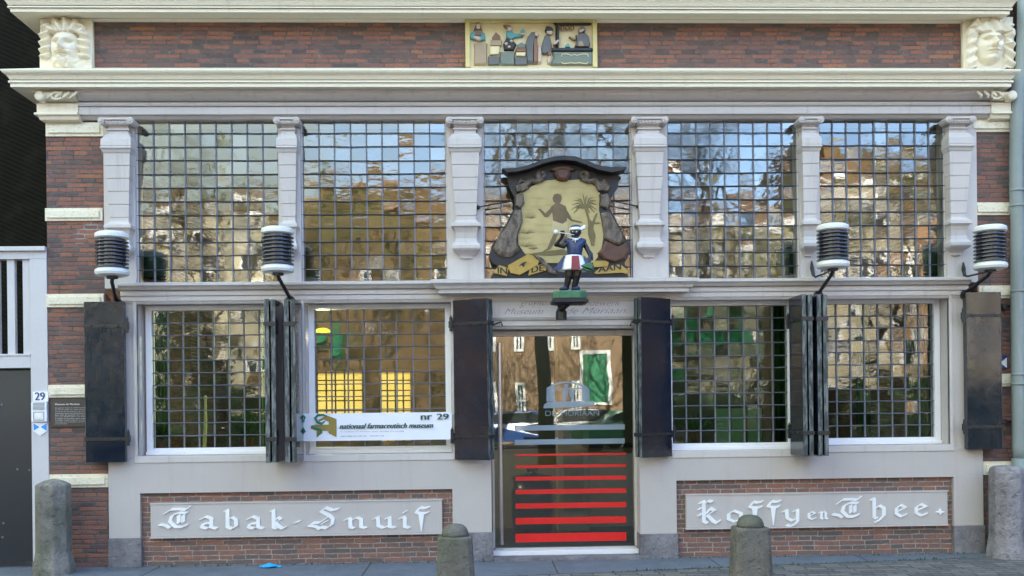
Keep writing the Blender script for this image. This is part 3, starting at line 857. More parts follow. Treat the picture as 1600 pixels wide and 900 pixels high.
shutter(X(1049, 590, .09), .09, X(1003, 590, .33), .31, zz(1049, 713, .08), zz(1049, 467, .08), 'half open shutter right of the door', flip=-1)
shutter(X(1505, 590, .07), .15, X(1561, 590, .12), .17, zz(1533, 702, .12), zz(1533, 457, .12), 'flat open shutter at the right brick pillar', flip=1)
# pairs standing straight out at the mullions
for pxr, yt, yb, lab in ((414, 467, 723.5, 'folded shutter standing out from the first lower window'), (445, 467, 723.5, 'folded shutter standing out beside the banner window'),
                         (1254, 459.5, 713, 'folded shutter standing out from the third lower window'), (1277.5, 459.5, 713, 'folded shutter standing out from the last lower window')):
    dE = .46
    xr = X(pxr, 600, dE)
    shutter(xr, .06, xr, dE, Z(pxr, yb, dE), Z(pxr, yt, dE), lab, flip=1)
# shutter hooks
hk = MB()
for sx, xa, xb in ((1, 766, 783), (-1, 1001, 986)):
    p0, p1 = at(xa, 510, .08), at(xb, 503, .05)
    hk.tube([(p0[0], -.10, p0[1]), (p1[0], -.075, p1[1]), (p1[0] + sx * .012, -.07, p1[1] - .045)], .009, 6)
hk.build('shutter_hooks', M['iron'], B)
# rods holding the painted sign
# ================================================================== signboards with blackletter letters
def hull(pts):
    pts = sorted(set((round(p[0], 6), round(p[1], 6)) for p in pts))
    def half(ps):
        h = []
        for p in ps:
            while len(h) > 1 and (h[-1][0] - h[-2][0]) * (p[1] - h[-2][1]) - (h[-1][1] - h[-2][1]) * (p[0] - h[-2][0]) <= 0: h.pop()
            h.append(p)
        return h
    a, b = half(pts), half(pts[::-1]); return a[:-1] + b[:-1]
GL = {
 'a': [[(.10, .80), (.34, 1.0), (.60, .84), (.60, .14), (.84, .02)], [(.60, .50), (.20, .40), (.14, .16), (.36, .02), (.58, .22)]],
 'b': [[(.02, 1.50), (.16, 1.58), (.16, .16), (.42, .0), (.68, .22), (.68, .74), (.44, .98), (.20, .78)]],
 'k': [[(.04, 1.50), (.18, 1.58), (.18, .12), (.34, .02)], [(.18, .62), (.46, .98), (.62, .80), (.24, .50)], [(.30, .50), (.56, .14), (.74, .02), (.86, .12)]],
 'n': [[(-.02, .80), (.16, .96), (.22, .84), (.22, .12), (.38, .02)], [(.24, .74), (.54, 1.0), (.72, .84), (.72, .14), (.92, .04)]],
 'm': [[(.22, .84), (.22, .12)]],
 'u': [[(-.02, .84), (.15, .98), (.17, .22), (.38, .02), (.64, .22)], [(.50, .86), (.66, .98), (.66, .12), (.86, .02)]],
 'i': [[(-.04, .82), (.14, .98), (.20, .84), (.20, .14), (.40, .02)], [(.17, 1.36), (.25, 1.44)]],
 'o': [[(.36, 1.0), (.12, .76), (.12, .24), (.36, .0), (.64, .24), (.64, .76), (.36, 1.0)]],
 'y': [[(-.02, .84), (.15, 1.0), (.17, .26), (.40, .04), (.64, .24)], [(.50, .88), (.66, 1.0), (.66, .0), (.54, -.30), (.32, -.46), (.16, -.36)]],
 'e': [[(.66, .16), (.40, .0), (.14, .24), (.14, .76), (.40, 1.0), (.64, .78), (.22, .48)]],
 'h': [[(.04, 1.52), (.18, 1.60), (.18, .06), (.30, -.02)], [(.20, .76), (.48, 1.0), (.70, .80), (.70, .20), (.44, -.22), (.26, -.32)]],
 'f': [[(.02, 1.04), (.30, 1.42), (.56, 1.34), (.90, 1.42)], [(.02, 1.04), (.30, .94), (.62, .94), (.84, 1.02)]],
 'T': [[(.02, 1.14), (.34, 1.44), (.74, 1.46), (1.06, 1.40), (1.24, 1.60)], [(1.10, 1.16), (.76, 1.20), (.38, .98), (.28, .52), (.56, .10), (.86, .08), (1.14, .24)], [(-.22, .30), (.08, .22), (.26, .04)],
       [(.72, .98), (.72, .42)], [(.94, .96), (.94, .46)]],
 'S': [[(1.44, 1.44), (1.14, 1.36), (.78, 1.56), (.54, 1.30), (.92, 1.02), (1.18, .74), (1.12, .28), (.82, .04), (.50, .14)], [(-.10, .26), (.26, .18), (.46, -.02)], [(.08, .44), (.46, .46), (.86, .84)], [(.60, .40), (.86, .58)]],
 'K': [[(.10, 1.42), (.32, 1.52), (.32, .14), (.50, .02)], [(.04, 1.0), (.22, 1.10)], [(.02, .56), (.22, .66)], [(.36, 1.36), (.58, 1.56), (.80, 1.50)],
       [(.44, .66), (.72, 1.04), (.94, .88), (.52, .56)], [(.56, .54), (.88, .14), (1.08, .02), (1.22, .16)]],
 '-': [[(.06, .42), (.56, .56)]], '.': [[(.18, .34), (.40, .56)], [(.18, .56), (.40, .34)], [(.05, .45), (.55, .45)]],
}
NIB = .115
def letter(board, ch, x0, x1, zb, xh, yb, nib_x, depth=.014):
    """x0..x1 glyph box on the board, zb baseline, xh x-height in metres"""
    st = GL[ch]; xs = [p[0] for s in st for p in s]; gx0, gx1 = min(xs), max(xs)
    sx = (x1 - x0 - nib_x) / max(gx1 - gx0, .2)
    nz = xh * .075; m = MB(); k = 0
    def T(p): return (x0 + nib_x * .5 + (p[0] - gx0) * sx, zb + p[1] * xh)
    for s in st:
        for p, q in zip(s, s[1:]):
            P_, Q_ = T(p), T(q); pts = []
            for c in (P_, Q_):
                for a, b in ((-1, -1), (1, 1), (-.82, -1.25), (1.18, .75), (-1.18, -.75), (.82, 1.25)):
                    pts.append((c[0] + a * nib_x * .5, c[1] + b * nz))
            m.poly(hull(pts), yb - .0005, yb - depth - k * .0003); k += 1
    if ch == '.':
        cx_, cz_, a_, b_ = (x0 + x1) / 2, zb + xh * .45, (x1 - x0) * .5, xh * .42
        m = MB(); m.poly([(cx_ - a_, cz_), (cx_ - a_ * .3, cz_ - b_ * .3), (cx_, cz_ - b_), (cx_ + a_ * .3, cz_ - b_ * .3), (cx_ + a_, cz_), (cx_ + a_ * .3, cz_ + b_ * .3), (cx_, cz_ + b_), (cx_ - a_ * .3, cz_ + b_ * .3)], yb - .0005, yb - depth)
    if ch == 'f':
        m.poly([T((.16, .98)), T((.58, .98)), T((.40, -.42)), T((.34, -.46))], yb - .0005, yb - depth - .004)
    return m.build('letter', M['letter'], board)
def signboard(x0, y0, x1, y1, label, glyphs, d=.05):
    a = rect(x0, y0, x1, y1, d)
    s = thing('signboard', ((a[0] + a[1]) / 2, -.02, a[2]), label, 'sign')
    MB().box(a[0], a[1], -d, -.001, a[2], a[3]).build('board', M['grey_flat'], s, bevel=.006)
    f = MB(); e = .012
    f.box(a[0] - .004, a[1] + .004, -d - .008, -.0015, a[3], a[3] + e); f.box(a[0] - .004, a[1] + .004, -d - .008, -.0015, a[2] - e, a[2])
    f.build('edge_moulding', M['grey'], s)
    for ch, xa, xb, yb, xhpx, nib in glyphs:
        xx0, xx1 = X(xa, yb, d), X(xb, yb, d)
        letter(s, ch, xx0, xx1, Z((xa + xb) / 2, yb, d), xhpx / 150, -d, nib * .72 / 150)
signboard(235, 785, 691, 836, 'grey signboard lettered Tabak-Snuif in white blackletter under the left windows',
          [('T', 248, 299, 825, 20, 7), ('a', 312, 341, 826, 19, 7), ('b', 350, 372, 826, 18.5, 7), ('a', 385, 414, 826, 19, 7), ('k', 422, 448, 826, 18.5, 7), ('-', 459, 471, 824, 18, 5), ('S', 481, 531, 826, 21, 7),
           ('n', 537, 574, 825.5, 17, 7), ('u', 582, 619, 825, 17.5, 7), ('i', 622, 642, 825, 18, 7), ('f', 648, 673, 821, 20, 7)])
signboard(1072, 771, 1481, 822.5, 'grey signboard lettered Koffy en Thee in white blackletter under the right windows',
          [('K', 1089, 1126, 817.5, 22.5, 7), ('o', 1136, 1160, 815, 17, 6.5), ('f', 1169, 1193, 812, 20, 6.5), ('f', 1198, 1221, 811, 20, 6.5), ('y', 1221, 1248, 814, 17.5, 6.5), ('e', 1262, 1275, 811.5, 12, 4.5), ('n', 1278, 1294, 811, 12, 4.5),
           ('T', 1299, 1346, 809, 20, 6.5), ('h', 1359, 1383, 809, 19, 6.5), ('e', 1398, 1417, 807, 18, 6), ('e', 1429, 1449, 805.5, 18, 6), ('.', 1461, 1476, 805.5, 13, 4)])

# ================================================================== banner across the second window
bd = .075
a = rect(466, 645, 706, 688, bd)
bn = thing('banner', ((a[0] + a[1]) / 2, -bd, a[2]), 'white museum banner with green and gold letter emblem tied across the lower window', 'banner')
m = MB(); n = 14
rg = []
for i in range(n + 1):
    x = a[0] + (a[1] - a[0]) * i / n; y = -bd - .012 * math.sin(i * .9) * .5
    rg.append([(x, y, a[2]), (x, y - .004, a[2]), (x, y - .004, a[3]), (x, y, a[3])])
m.rings(rg); m.build('banner_cloth', M['banner'], bn)
yb = -bd - .014
m = MB()
def BP(*p): return [at(q[0], q[1], bd) for q in p]
m.poly(BP((498, 656), (511, 649), (511, 649.2), (498, 660)), yb + .004, yb)
m.poly(BP((511, 649), (526, 655), (526, 683), (514, 677), (514, 673), (504, 673), (504, 677), (495, 683), (495, 673), (486, 670), (486, 665), (493, 663.5), (514, 663.5), (514, 659), (506, 655.5), (498, 659)), yb + .004, yb)
m.build('printed_emblem', M['b_olive'], bn)
m = MB()
snake = [(508, 658), (503, 662), (496, 659), (493, 653), (497, 648.5), (505, 648), (511, 650)]
m.tube([(p[0], yb - .002, p[1]) for p in BP(*snake)], [.006, .012, .014, .014, .013, .011, .006], 8)
snake = [(489, 665), (493, 669), (501, 671), (502.5, 675), (498, 679), (496, 683)]
m.tube([(p[0], yb - .002, p[1]) for p in BP(*snake)], [.010, .013, .013, .011, .009, .004], 8)
snake = [(476, 650), (471, 648.5), (468, 651)]
m.tube([(p[0], yb - .002, p[1]) for p in BP((467, 649), (473, 648.5), (477, 652), (475, 658), (468, 661))], .011, 8)
m.tube([(p[0], yb - .002, p[1]) for p in BP((467, 667), (474, 669), (477, 674), (472, 679), (470, 684))], .011, 8)
m.build('printed_snake', M['b_green'], bn)
def btext(body, xa, xb, yb_px, hpx, mat, shear=0, bold=0.0):
    p0, p1 = at(xa, yb_px, bd), at(xb, yb_px, bd); mm = MB()
    add_text(mm, body, p0[0], yb, p0[1], p1[0] - p0[0], hpx / 150, shear)
    if bold: 
        for q in (1, -1): add_text(mm, body, p0[0] + bold * q, yb - .0006 * (q + 2), p0[1], p1[0] - p0[0], hpx / 150, shear)
    mm.build('printed_text', mat, bn)
btext('nr', 658, 675, 656, 7, M['b_ink'], bold=.004); btext('29', 683, 701, 655.5, 9, M['b_ink'], bold=.004)
btext('nationaal farmaceutisch museum', 531, 677, 670, 8, M['b_ink'], .35, .0035)
btext('in museum de moriaan, open dinsdag t/m zondag', 532, 632, 676, 2.6, M['b_red'], .2)
btext('zaterdag tot vijf uur   entree vrij', 532, 600, 683, 2.6, M['b_ink'], .2)
m = MB()
for (xa, ya, xb, yb_) in ((466, 648, 462, 645), (466, 686, 460, 687), (706, 647, 709, 645), (706, 684, 709, 686)):
    p, q = at(xa, ya, bd), at(xb, yb_, bd); m.tube([(p[0], -bd, p[1]), (q[0], -bd + .02, q[1])], .005, 5)
m.build('tie_cord', M['letter'], bn)

# ================================================================== wall lamps
def wall_lamp(cx, ytop, ybot, anchor, d, label, hook=None):
    xm = X(cx, (ytop + ybot) / 2, d); z1 = Z(cx, ytop, d); z0 = Z(cx, ybot, d); H = z1 - z0
    R = .158
    o = thing('wall_lamp', (xm, -d, z0), label, 'lamp', 'louvred lamps on the shop front')
    c = (xm, -d, z0)
    MB().lathe([(.06, H + .0), (.13, H - .008), (R - .004, H - .022), (R, H - .035), (R, H - .062), (R - .02, H - .075), (.02, H - .075)], c, 32).build('top_cap', M['lamp_cap'], o)
    MB().lathe([(.02, .075), (R - .02, .075), (R, .06), (R + .004, .035), (R - .006, .012), (.11, .0), (.02, .0)], c, 32).build('bottom_cap', M['lamp_cap'], o)
    m = MB(); za, zb = .078, H - .078; n = 8; st = (zb - za) / n; prof = [(.02, za)]
    for i in range(n):
        z = za + st * i
        prof += [(R - .012, z + .001), (R - .002, z + .008), (R - .004, z + st * .42), (R - .03, z + st * .60), (R - .03, z + st - .001)]
    prof.append((.02, zb))
    m.lathe(prof, c, 32); m.build('louvre_rings', M['lamp_ring'], o)
    ax, az = at(*anchor, .06)
    m = MB(); m.tube([(ax, -.06, az), (ax, -.10, az + .03), (ax + (xm - ax) * .85, -d * .93, z0 - .05), (xm, -d, z0 - .02), (xm, -d, z0 + .01)], .019, 10)
    m.lathe([(.055, -.02), (.055, .0), (.03, .012)], c, 16)
    if hook:
        p = [at(*q, hd) for q, hd in hook]; m.tube([(q[0], -hk[1], q[1]) for q, hk in zip(p, hook)] + [(xm, -d + .02, z0 - .01)], [.008, .022, .018, .010, .009], 8)
    m.build('arm', M['iron'], o)
    m = MB(); m.lathe([(.05, -.085), (.05, -.03)], (ax, 0, az), 14, 'y'); m.build('wall_plate', M['iron'], o)
wall_lamp(175, 362, 432, (184, 474), .52, 'louvred black wall lamp beside the left brick pillar')
wall_lamp(434, 355, 427, (454, 470), .52, 'louvred black wall lamp between the two left upper windows')
wall_lamp(1301, 350, 420, (1278, 462), .52, 'louvred black wall lamp between the two right upper windows', [((1268, 408), .05), ((1269, 419), .06), ((1271, 430), .08), ((1274, 433), .10)])
wall_lamp(1547, 352, 422, (1508, 460), .52, 'louvred black wall lamp beside the right brick pillar and downpipe', [((1505, 410), .05), ((1505.5, 420), .06), ((1507, 430), .08), ((1511, 432), .10)])

# ================================================================== gable stone
gs = thing('gable_stone', (X(830, 100), -.05, Z(830, 103)), 'painted relief stone of a pharmacy counter scene set in the upper brick wall', 'relief')
a = rect(727, 29, 933, 106, .03)
m = MB(); m.box(a[0], a[1], -.02, .01, a[2], a[3]); m.build('ground', M['gs_bg'], gs)
m = MB(); w_ = .05
m.box(a[0], a[0] + w_, -.055, .0, a[2], a[3]); m.box(a[1] - w_, a[1], -.055, .0, a[2], a[3]); m.box(a[0] + w_, a[1] - w_, -.055, .0, a[3] - w_, a[3])
m.build('frame', M['gs_frame'], gs, bevel=.008)
GS = lambda pts: [at(700 + p[0] * 260 / 1600, 20 + p[1] * 95 / 585, .05) for p in pts]
def gpoly(name, mat, *polys, d=.055, y0=-.02):
    mm = MB()
    for i, p in enumerate(polys): mm.blob(GS(p), y0, -d - .001 * i, .86)
    return mm.build(name, M[mat], gs)
gpoly('jar', 'gs_tan', [(245, 290), (380, 290), (375, 350), (372, 500), (248, 500), (255, 350)])
gpoly('chest', 'gs_grey', [(385, 415), (495, 415), (495, 500), (385, 500)]); gpoly('chest', 'gs_green', [(500, 370), (655, 370), (640, 400), (640, 500), (505, 500), (500, 400)]); gpoly('chest', 'gs_grey', [(640, 425), (765, 425), (765, 500), (640, 500)])
gpoly('pot', 'gs_bg', [(395, 320), (500, 320), (490, 400), (400, 405)], d=.06); gpoly('pot', 'gs_brown', [(425, 230), (460, 180), (500, 215), (510, 265), (425, 265)], d=.05); gpoly('pot', 'gs_tan', [(410, 265), (520, 265), (515, 320), (405, 320)], d=.065)
gpoly('pot', 'gs_green', [(660, 340), (670, 300), (710, 280), (740, 300), (755, 340)], d=.05); gpoly('pot', 'gs_brown', [(650, 342), (755, 342), (755, 378), (650, 378)], d=.06); gpoly('pot', 'gs_bg', [(650, 380), (755, 380), (745, 415), (655, 415)], d=.055)
gpoly('relief_person', 'gs_teal', [(200, 240), (230, 180), (270, 165), (315, 165), (350, 190), (362, 260), (320, 270), (250, 262)], d=.06); gpoly('relief_person', 'gs_grey', [(245, 170), (270, 100), (290, 88), (310, 105), (330, 170)], d=.062)
gpoly('relief_face', 'gs_face', [(270, 120), (290, 108), (312, 122), (308, 155), (290, 168), (272, 155)], [(245, 228), (300, 240), (325, 262), (290, 275), (240, 245)], d=.08); gpoly('relief_apron', 'gs_brown', [(255, 175), (330, 175), (325, 225), (260, 225)], d=.072)
gpoly('relief_person', 'gs_teal', [(560, 170), (600, 170), (640, 200), (720, 205), (720, 228), (640, 238), (600, 262), (560, 240)], d=.06); gpoly('relief_cap', 'gs_brown', [(530, 122), (590, 124), (612, 140), (565, 155)], d=.075)
gpoly('relief_face', 'gs_face', [(568, 150), (605, 140), (618, 165), (595, 185), (570, 175)], [(690, 205), (742, 205), (735, 218), (690, 218)], d=.08); gpoly('flask', 'gs_teal', [(700, 205), (698, 180), (712, 165), (718, 150), (726, 165), (740, 182), (738, 205)], d=.078)
gpoly('relief_person', 'gs_dark', [(530, 300), (560, 240), (620, 255), (660, 300), (630, 360), (540, 360)], d=.055)
gpoly('basket_goods', 'gs_face', [(540, 300), (560, 285), (580, 300), (560, 320)], [(590, 275), (612, 262), (630, 280), (605, 292)], [(570, 330), (590, 318), (606, 334), (586, 345)], d=.07)
gpoly('relief_person', 'gs_grey', [(745, 300), (765, 230), (800, 185), (850, 180), (835, 240), (820, 320), (822, 490), (765, 490), (755, 420)], d=.068); gpoly('relief_person', 'gs_brown', [(826, 225), (860, 240), (868, 330), (862, 490), (824, 490), (822, 320)], d=.064)
gpoly('relief_face', 'gs_face', [(832, 185), (860, 180), (872, 215), (858, 235), (836, 225)], d=.075); gpoly('relief_apron', 'gs_face', [(866, 320), (892, 310), (900, 400), (895, 485), (862, 485)], d=.07)
gpoly('relief_person', 'gs_grey', [(892, 390), (905, 300), (930, 220), (960, 205), (985, 240), (1000, 330), (970, 395), (925, 400)], d=.068); gpoly('relief_person', 'gs_brown', [(950, 360), (1000, 330), (990, 410), (960, 410)], d=.06)
gpoly('relief_hat', 'gs_dark', [(930, 165), (940, 135), (985, 140), (1015, 160), (1010, 180), (935, 182)], d=.08); gpoly('relief_face', 'gs_face', [(945, 182), (1005, 180), (1008, 205), (985, 218), (950, 205)], [(1010, 290), (1060, 262), (1075, 270), (1040, 310), (1010, 318)], d=.078)
gpoly('relief_legs', 'gs_face', [(955, 435), (975, 410), (990, 420), (985, 485), (955, 485)], d=.065)
gpoly('shop_counter', 'gs_green', [(1000, 372), (1400, 372), (1400, 500), (985, 500), (1012, 420)], d=.06); gpoly('counter_top', 'gs_dark', [(975, 345), (1400, 345), (1400, 372), (985, 372)], d=.075)
gpoly('counter_post', 'gs_dark', [(1012, 95), (1378, 95), (1378, 110), (1056, 112), (1056, 345), (1034, 345), (1034, 112)], d=.07)
gpoly('relief_person', 'gs_grey', [(1215, 330), (1235, 270), (1225, 215), (1270, 195), (1320, 190), (1355, 220), (1370, 300), (1360, 335)], d=.066); gpoly('relief_person', 'gs_tan', [(1250, 330), (1255, 280), (1290, 275), (1310, 330)], [(1160, 232), (1215, 240), (1230, 262), (1200, 262)], d=.075)
gpoly('relief_hat', 'gs_grey', [(1250, 165), (1270, 138), (1310, 138), (1325, 165), (1310, 190), (1262, 196)], d=.078); gpoly('relief_face', 'gs_face', [(1252, 178), (1300, 165), (1312, 172), (1285, 196), (1256, 195)], d=.085)
gpoly('flask', 'gs_teal', [(1128, 340), (1130, 315), (1150, 300), (1170, 315), (1172, 340)], d=.08)
m = MB()
for c in (1110, 1160, 1205): m.tube([(p[0], -.05, p[1]) for p in GS([(c - 35, 165), (c - 30, 130), (c, 128), (c + 5, 158), (c - 15, 172), (c - 22, 150)])], .006, 5)
m.build('hanging_scroll', M['gs_brown'], gs)
m = MB()
m.tube([(p[0], -.0632, p[1]) for p in GS([(1090, 425), (1095, 402), (1140, 400), (1190, 415), (1215, 405), (1240, 415), (1290, 400), (1340, 402), (1348, 425)])], .005, 5)
m.tube([(p[0], -.0632, p[1]) for p in GS([(1090, 480), (1110, 495), (1180, 485), (1220, 490), (1260, 485), (1330, 495), (1345, 480)])], .005, 5)
m.build('counter_ornament', M['gs_bg'], gs)

# ================================================================== painted shop sign in the middle
cs = thing('painted_sign', (X(878, 432, .13), -.13, Z(878, 434, .13)), 'carved painted sign with palm scene, dark canopy and gold ribbon at the middle upper window', 'sign')
CP = lambda pts: [at(740 + p[0] * 260 / 975, 240 + p[1] * 240 / 900, .13) for p in pts]
def cpoly(name, mat, *polys, y0=-.10, y1=-.13):
    mm = MB()
    for i, p in enumerate(polys): mm.poly(CP(p), y0, y1 - .0008 * i)
    return mm.build(name, M[mat], cs)
out = [(195, 128), (212, 200), (240, 255), (238, 320), (205, 380), (150, 480), (105, 540), (92, 600), (110, 640), (140, 655), (95, 735), (912, 735), (885, 640), (915, 590), (918, 540), (885, 480), (835, 390), (800, 320), (805, 260), (845, 200), (852, 128), (700, 80), (520, 55), (340, 80)]
cpoly('board', 'sc_black', out, y0=-.09, y1=-.122)
yel = [(262, 235), (320, 205), (345, 190), (400, 160), (480, 152), (560, 155), (640, 150), (700, 180), (740, 215), (735, 330), (750, 400), (762, 470), (750, 560), (725, 610), (700, 640), (380, 640), (300, 585), (262, 530), (262, 470), (285, 390), (280, 320)]
cpoly('painting', 'sc_yellow', yel, y0=-.121, y1=-.126)
# carved brown scroll frame
def craised(name, mat, *polys, y1=-.165, k=.8):
    mm = MB()
    for i, p in enumerate(polys): mm.blob(CP(p), -.120, y1 - .002 * i, k)
    return mm.build(name, M[mat], cs)
craised('scroll_frame', 'sc_brown', [(245, 330), (280, 330), (288, 395), (262, 470), (250, 520), (272, 570), (215, 610), (150, 600), (112, 560), (140, 500), (190, 430), (225, 370)],
        [(240, 190), (300, 170), (325, 205), (290, 225), (252, 230)], [(248, 240), (290, 235), (298, 290), (272, 325), (245, 310)])
craised('scroll_frame', 'sc_brown', [(745, 350), (795, 340), (830, 400), (870, 470), (885, 520), (850, 540), (800, 520), (765, 500), (752, 420)],
        [(705, 175), (755, 165), (805, 195), (790, 225), (730, 225)], [(735, 240), (785, 235), (805, 290), (780, 330), (742, 310)])
craised('scroll_foot', 'sc_red', [(770, 510), (850, 545), (895, 520), (910, 570), (890, 620), (830, 640), (765, 625), (725, 585), (745, 565)])
for sg, cx in ((1, 395), (-1, 645)):
    mm = MB()
    pts = [(cx + sg * (32 - q * 1.3) * math.cos(q * .55) * 1.0, 130 + (26 - q * 1.0) * math.sin(q * .55)) for q in range(20)]
    lead = [(cx - sg * 100, 195), (cx - sg * 62, 160), (cx - sg * 30, 165), (cx - sg * 5, 158)]
    mm.tube([(p[0], -.142, p[1]) for p in CP(lead + pts[2:])], [.028, .032, .028, .024] + [.024] * 17 + [.014], 7) if len(lead + pts[2:]) == 22 else mm.tube([(p[0], -.142, p[1]) for p in CP(lead + pts[2:])], .02, 7)
    mm.tube([(p[0], -.135, p[1]) for p in CP([(cx - sg * 115, 215), (cx - sg * 85, 170), (cx - sg * 118, 160), (cx - sg * 140, 190), (cx - sg * 110, 225)])], .022, 7)
    mm.build('scroll_volute', M['sc_brown'], cs)
mm = MB(); mm.blob(CP([(480, 95), (520, 85), (560, 95), (572, 130), (550, 160), (520, 165), (492, 158), (470, 128)]), -.12, -.19, .6)
mm.blob(CP([(440, 100), (480, 80), (520, 76), (560, 80), (600, 100), (570, 108), (520, 98), (475, 108)]), -.12, -.175, .8)
mm.build('carved_mascaron', M['sc_red'], cs)
# canopy
ctop = [(165, 105), (250, 102), (320, 85), (400, 55), (470, 36), (520, 32), (590, 36), (650, 58), (720, 88), (800, 98), (885, 98)]
cbot = [(885, 106), (855, 118), (800, 128), (720, 112), (650, 84), (590, 62), (520, 56), (470, 60), (400, 78), (320, 108), (250, 124), (195, 128)]
mm = MB(); mm.rings([[(p[0], y, p[1]) for p in CP(ctop + cbot)] for y in (-.06, -.27)]); mm.build('canopy', M['sc_black'], cs)
# ribbon, box, painted figure, palm
for q_ in ([(150, 655), (205, 672), (195, 718), (118, 700), (130, 680)], [(330, 668), (415, 645), (425, 685), (320, 715)], [(705, 700), (740, 668), (860, 650), (905, 690), (895, 706), (868, 698), (720, 706)]): cpoly('ribbon', 'sc_ribbon', q_, y0=-.121, y1=-.150)
for q_ in ([(200, 658), (320, 590), (382, 630), (375, 655), (270, 712), (215, 700)], [(700, 630), (770, 630), (790, 640), (785, 662), (700, 668)]): cpoly('carved_box', 'sc_ribbon', q_, y0=-.121, y1=-.160)
cpoly('carved_lizard', 'sc_black', [(262, 662), (288, 640), (312, 636), (300, 650), (292, 668), (280, 656)], y0=-.16, y1=-.164)
craised('scroll_tail', 'sc_brown', [(345, 588), (400, 610), (440, 650), (480, 690), (490, 710), (440, 700), (410, 660), (380, 630)])
for s_, x_, y_, w__, h_, rot in (('IN', 140, 702, 54, 36, -.12), ('DE', 338, 700, 70, 36, .16), ('AAN', 728, 698, 132, 36, .12)):
    mm = MB(); p0, p1 = CP([(x_, y_), (x_ + w__, y_)])
    v0 = len(mm.v)
    for q in (0, 1): add_text(mm, s_, p0[0] + q * .006, -.1525 - q * .0007, p0[1], p1[0] - p0[0], h_ * 260 / 975 / 152)
    mm.v = [(v[0], v[1], v[2] + (v[0] - p0[0]) * rot) for v in mm.v]
    mm.build('sign_lettering', M['sc_black'], cs)
yf0, yf1 = -.1255, -.1285
cpoly('painted_person', 'sc_skin', [(462, 262), (470, 240), (490, 233), (512, 240), (518, 258), (512, 282), (500, 296), (482, 294), (468, 282)],
      [(480, 292), (506, 292), (540, 308), (552, 350), (545, 398), (520, 412), (490, 410), (466, 392), (462, 350), (445, 330), (455, 310)],
      [(446, 325), (462, 340), (440, 370), (418, 372), (385, 332), (375, 325), (392, 322), (420, 350)], [(538, 325), (552, 340), (578, 385), (636, 400), (632, 404), (570, 394), (545, 372)],
      [(470, 470), (492, 470), (480, 510), (448, 560), (405, 574), (432, 556), (450, 510)], [(515, 480), (545, 470), (550, 520), (530, 560), (510, 520)], y0=yf0, y1=yf1)
cpoly('painted_cloth', 'sc_loin', [(462, 392), (520, 412), (548, 395), (552, 440), (540, 485), (505, 470), (470, 470), (455, 450)], y0=yf0, y1=yf1 - .006)
mm = MB()
for q, (ex, ey) in enumerate(((575, 300), (570, 330), (590, 275), (610, 262), (640, 235), (665, 245), (700, 255), (718, 275), (725, 300), (722, 330), (710, 345), (600, 320), (680, 350), (585, 350))):
    mx_, my_ = (650 + ex) / 2, min(320, ey) - 16 + abs(ex - 650) * .05
    pts = CP([(655, 322), (mx_, (322 + ey) / 2 - 22), (ex, ey)])
    for (a1, a2, w1, w2) in ((pts[0], pts[1], .008, .012), (pts[1], pts[2], .012, .003)):
        dx, dz = a2[0] - a1[0], a2[1] - a1[1]; L_ = math.hypot(dx, dz); nx, nz = -dz / L_, dx / L_
        mm.poly([(a1[0] + nx * w1 * .6, a1[1] + nz * w1 * .6), (a2[0] + nx * w2 * .6, a2[1] + nz * w2 * .6), (a2[0] - nx * w2 * .6, a2[1] - nz * w2 * .6), (a1[0] - nx * w1 * .6, a1[1] - nz * w1 * .6)], yf0, yf1 - q * .0002)
mm.poly(CP([(650, 322), (662, 320), (680, 380), (694, 398), (715, 352), (728, 350), (706, 410), (702, 440), (715, 480), (708, 540), (690, 540), (670, 470), (672, 420), (668, 380)]), yf0, yf1 - .004)
mm.build('painted_palm', M['sc_olive'], cs)
for cx, cy, s in ((335, 378, 42), (312, 468, 52), (306, 545, 58), (350, 560, 34), (722, 412, 26)):
    mm = MB()
    for q in range(7):
        a_ = math.pi * (.08 + .84 * q / 6)
        t_ = (cx + s * math.cos(a_), cy - s * .7 * math.sin(a_))
        mm.poly(CP([(cx - 1.5, cy), (cx + 1.5, cy + 2), t_, ((cx + t_[0]) / 2, (cy + t_[1]) / 2 - 3)]), yf0, yf1 - q * .0002)
    mm.build('painted_bush', M['sc_olive'], cs)
mm = MB(); mm.poly(CP([(300, 590), (400, 575), (520, 560), (620, 590), (560, 592), (420, 600)]), yf0, yf1)
mm.build('painted_ground', M['sc_olive'], cs)
# iron stays
mm = MB()
for p, q in (((747, 324), (800, 314)), ((997, 323), (950, 312))):
    p_, q_ = at(*p, .05), at(*q, .10); mm.tube([(p_[0], -.03, p_[1]), (p_[0], -.06, p_[1]), (q_[0], -.10, q_[1])], .007, 6); mm.ball((p_[0], -.05, p_[1]), .022, .02, .022)
mm.build('iron_stay', M['iron'], cs)

# ================================================================== carved figure on its bracket
SD = .62
SP = lambda x, y, o=0.0: (lambda q: Vector((q[0], -SD + o, q[1])))(at(860 + x / 5.8, 340 + y / 5.806, SD))
st = thing('statue', tuple(SP(150, 880, .1)), 'painted pipe smoking figure in blue top and white skirt on a bracket above the door', 'statue')
U = 1 / 5.8 / 160.0      # metres per zoom pixel
b = MB()
b.ball(SP(228, 130), 50 * U, 50 * U, 52 * U, 18, 14)
b.ball(SP(226, 150, -.014), 36 * U, 40 * U, 34 * U)
b.limb(SP(225, 165), SP(222, 200), 19 * U, 24 * U)
b.ball(SP(214, 164, -.052), 11 * U, 8 * U, 6 * U); b.ball(SP(214, 146, -.060), 8 * U, 8 * U, 11 * U); b.ball(SP(274, 136, .0), 8 * U, 10 * U, 14 * U)
b.limb(SP(170, 215), SP(275, 215), 32 * U, 32 * U); b.limb(SP(222, 225), SP(215, 320), 62 * U, 54 * U, 16)
b.limb(SP(215, 320), SP(212, 390), 55 * U, 60 * U, 16)
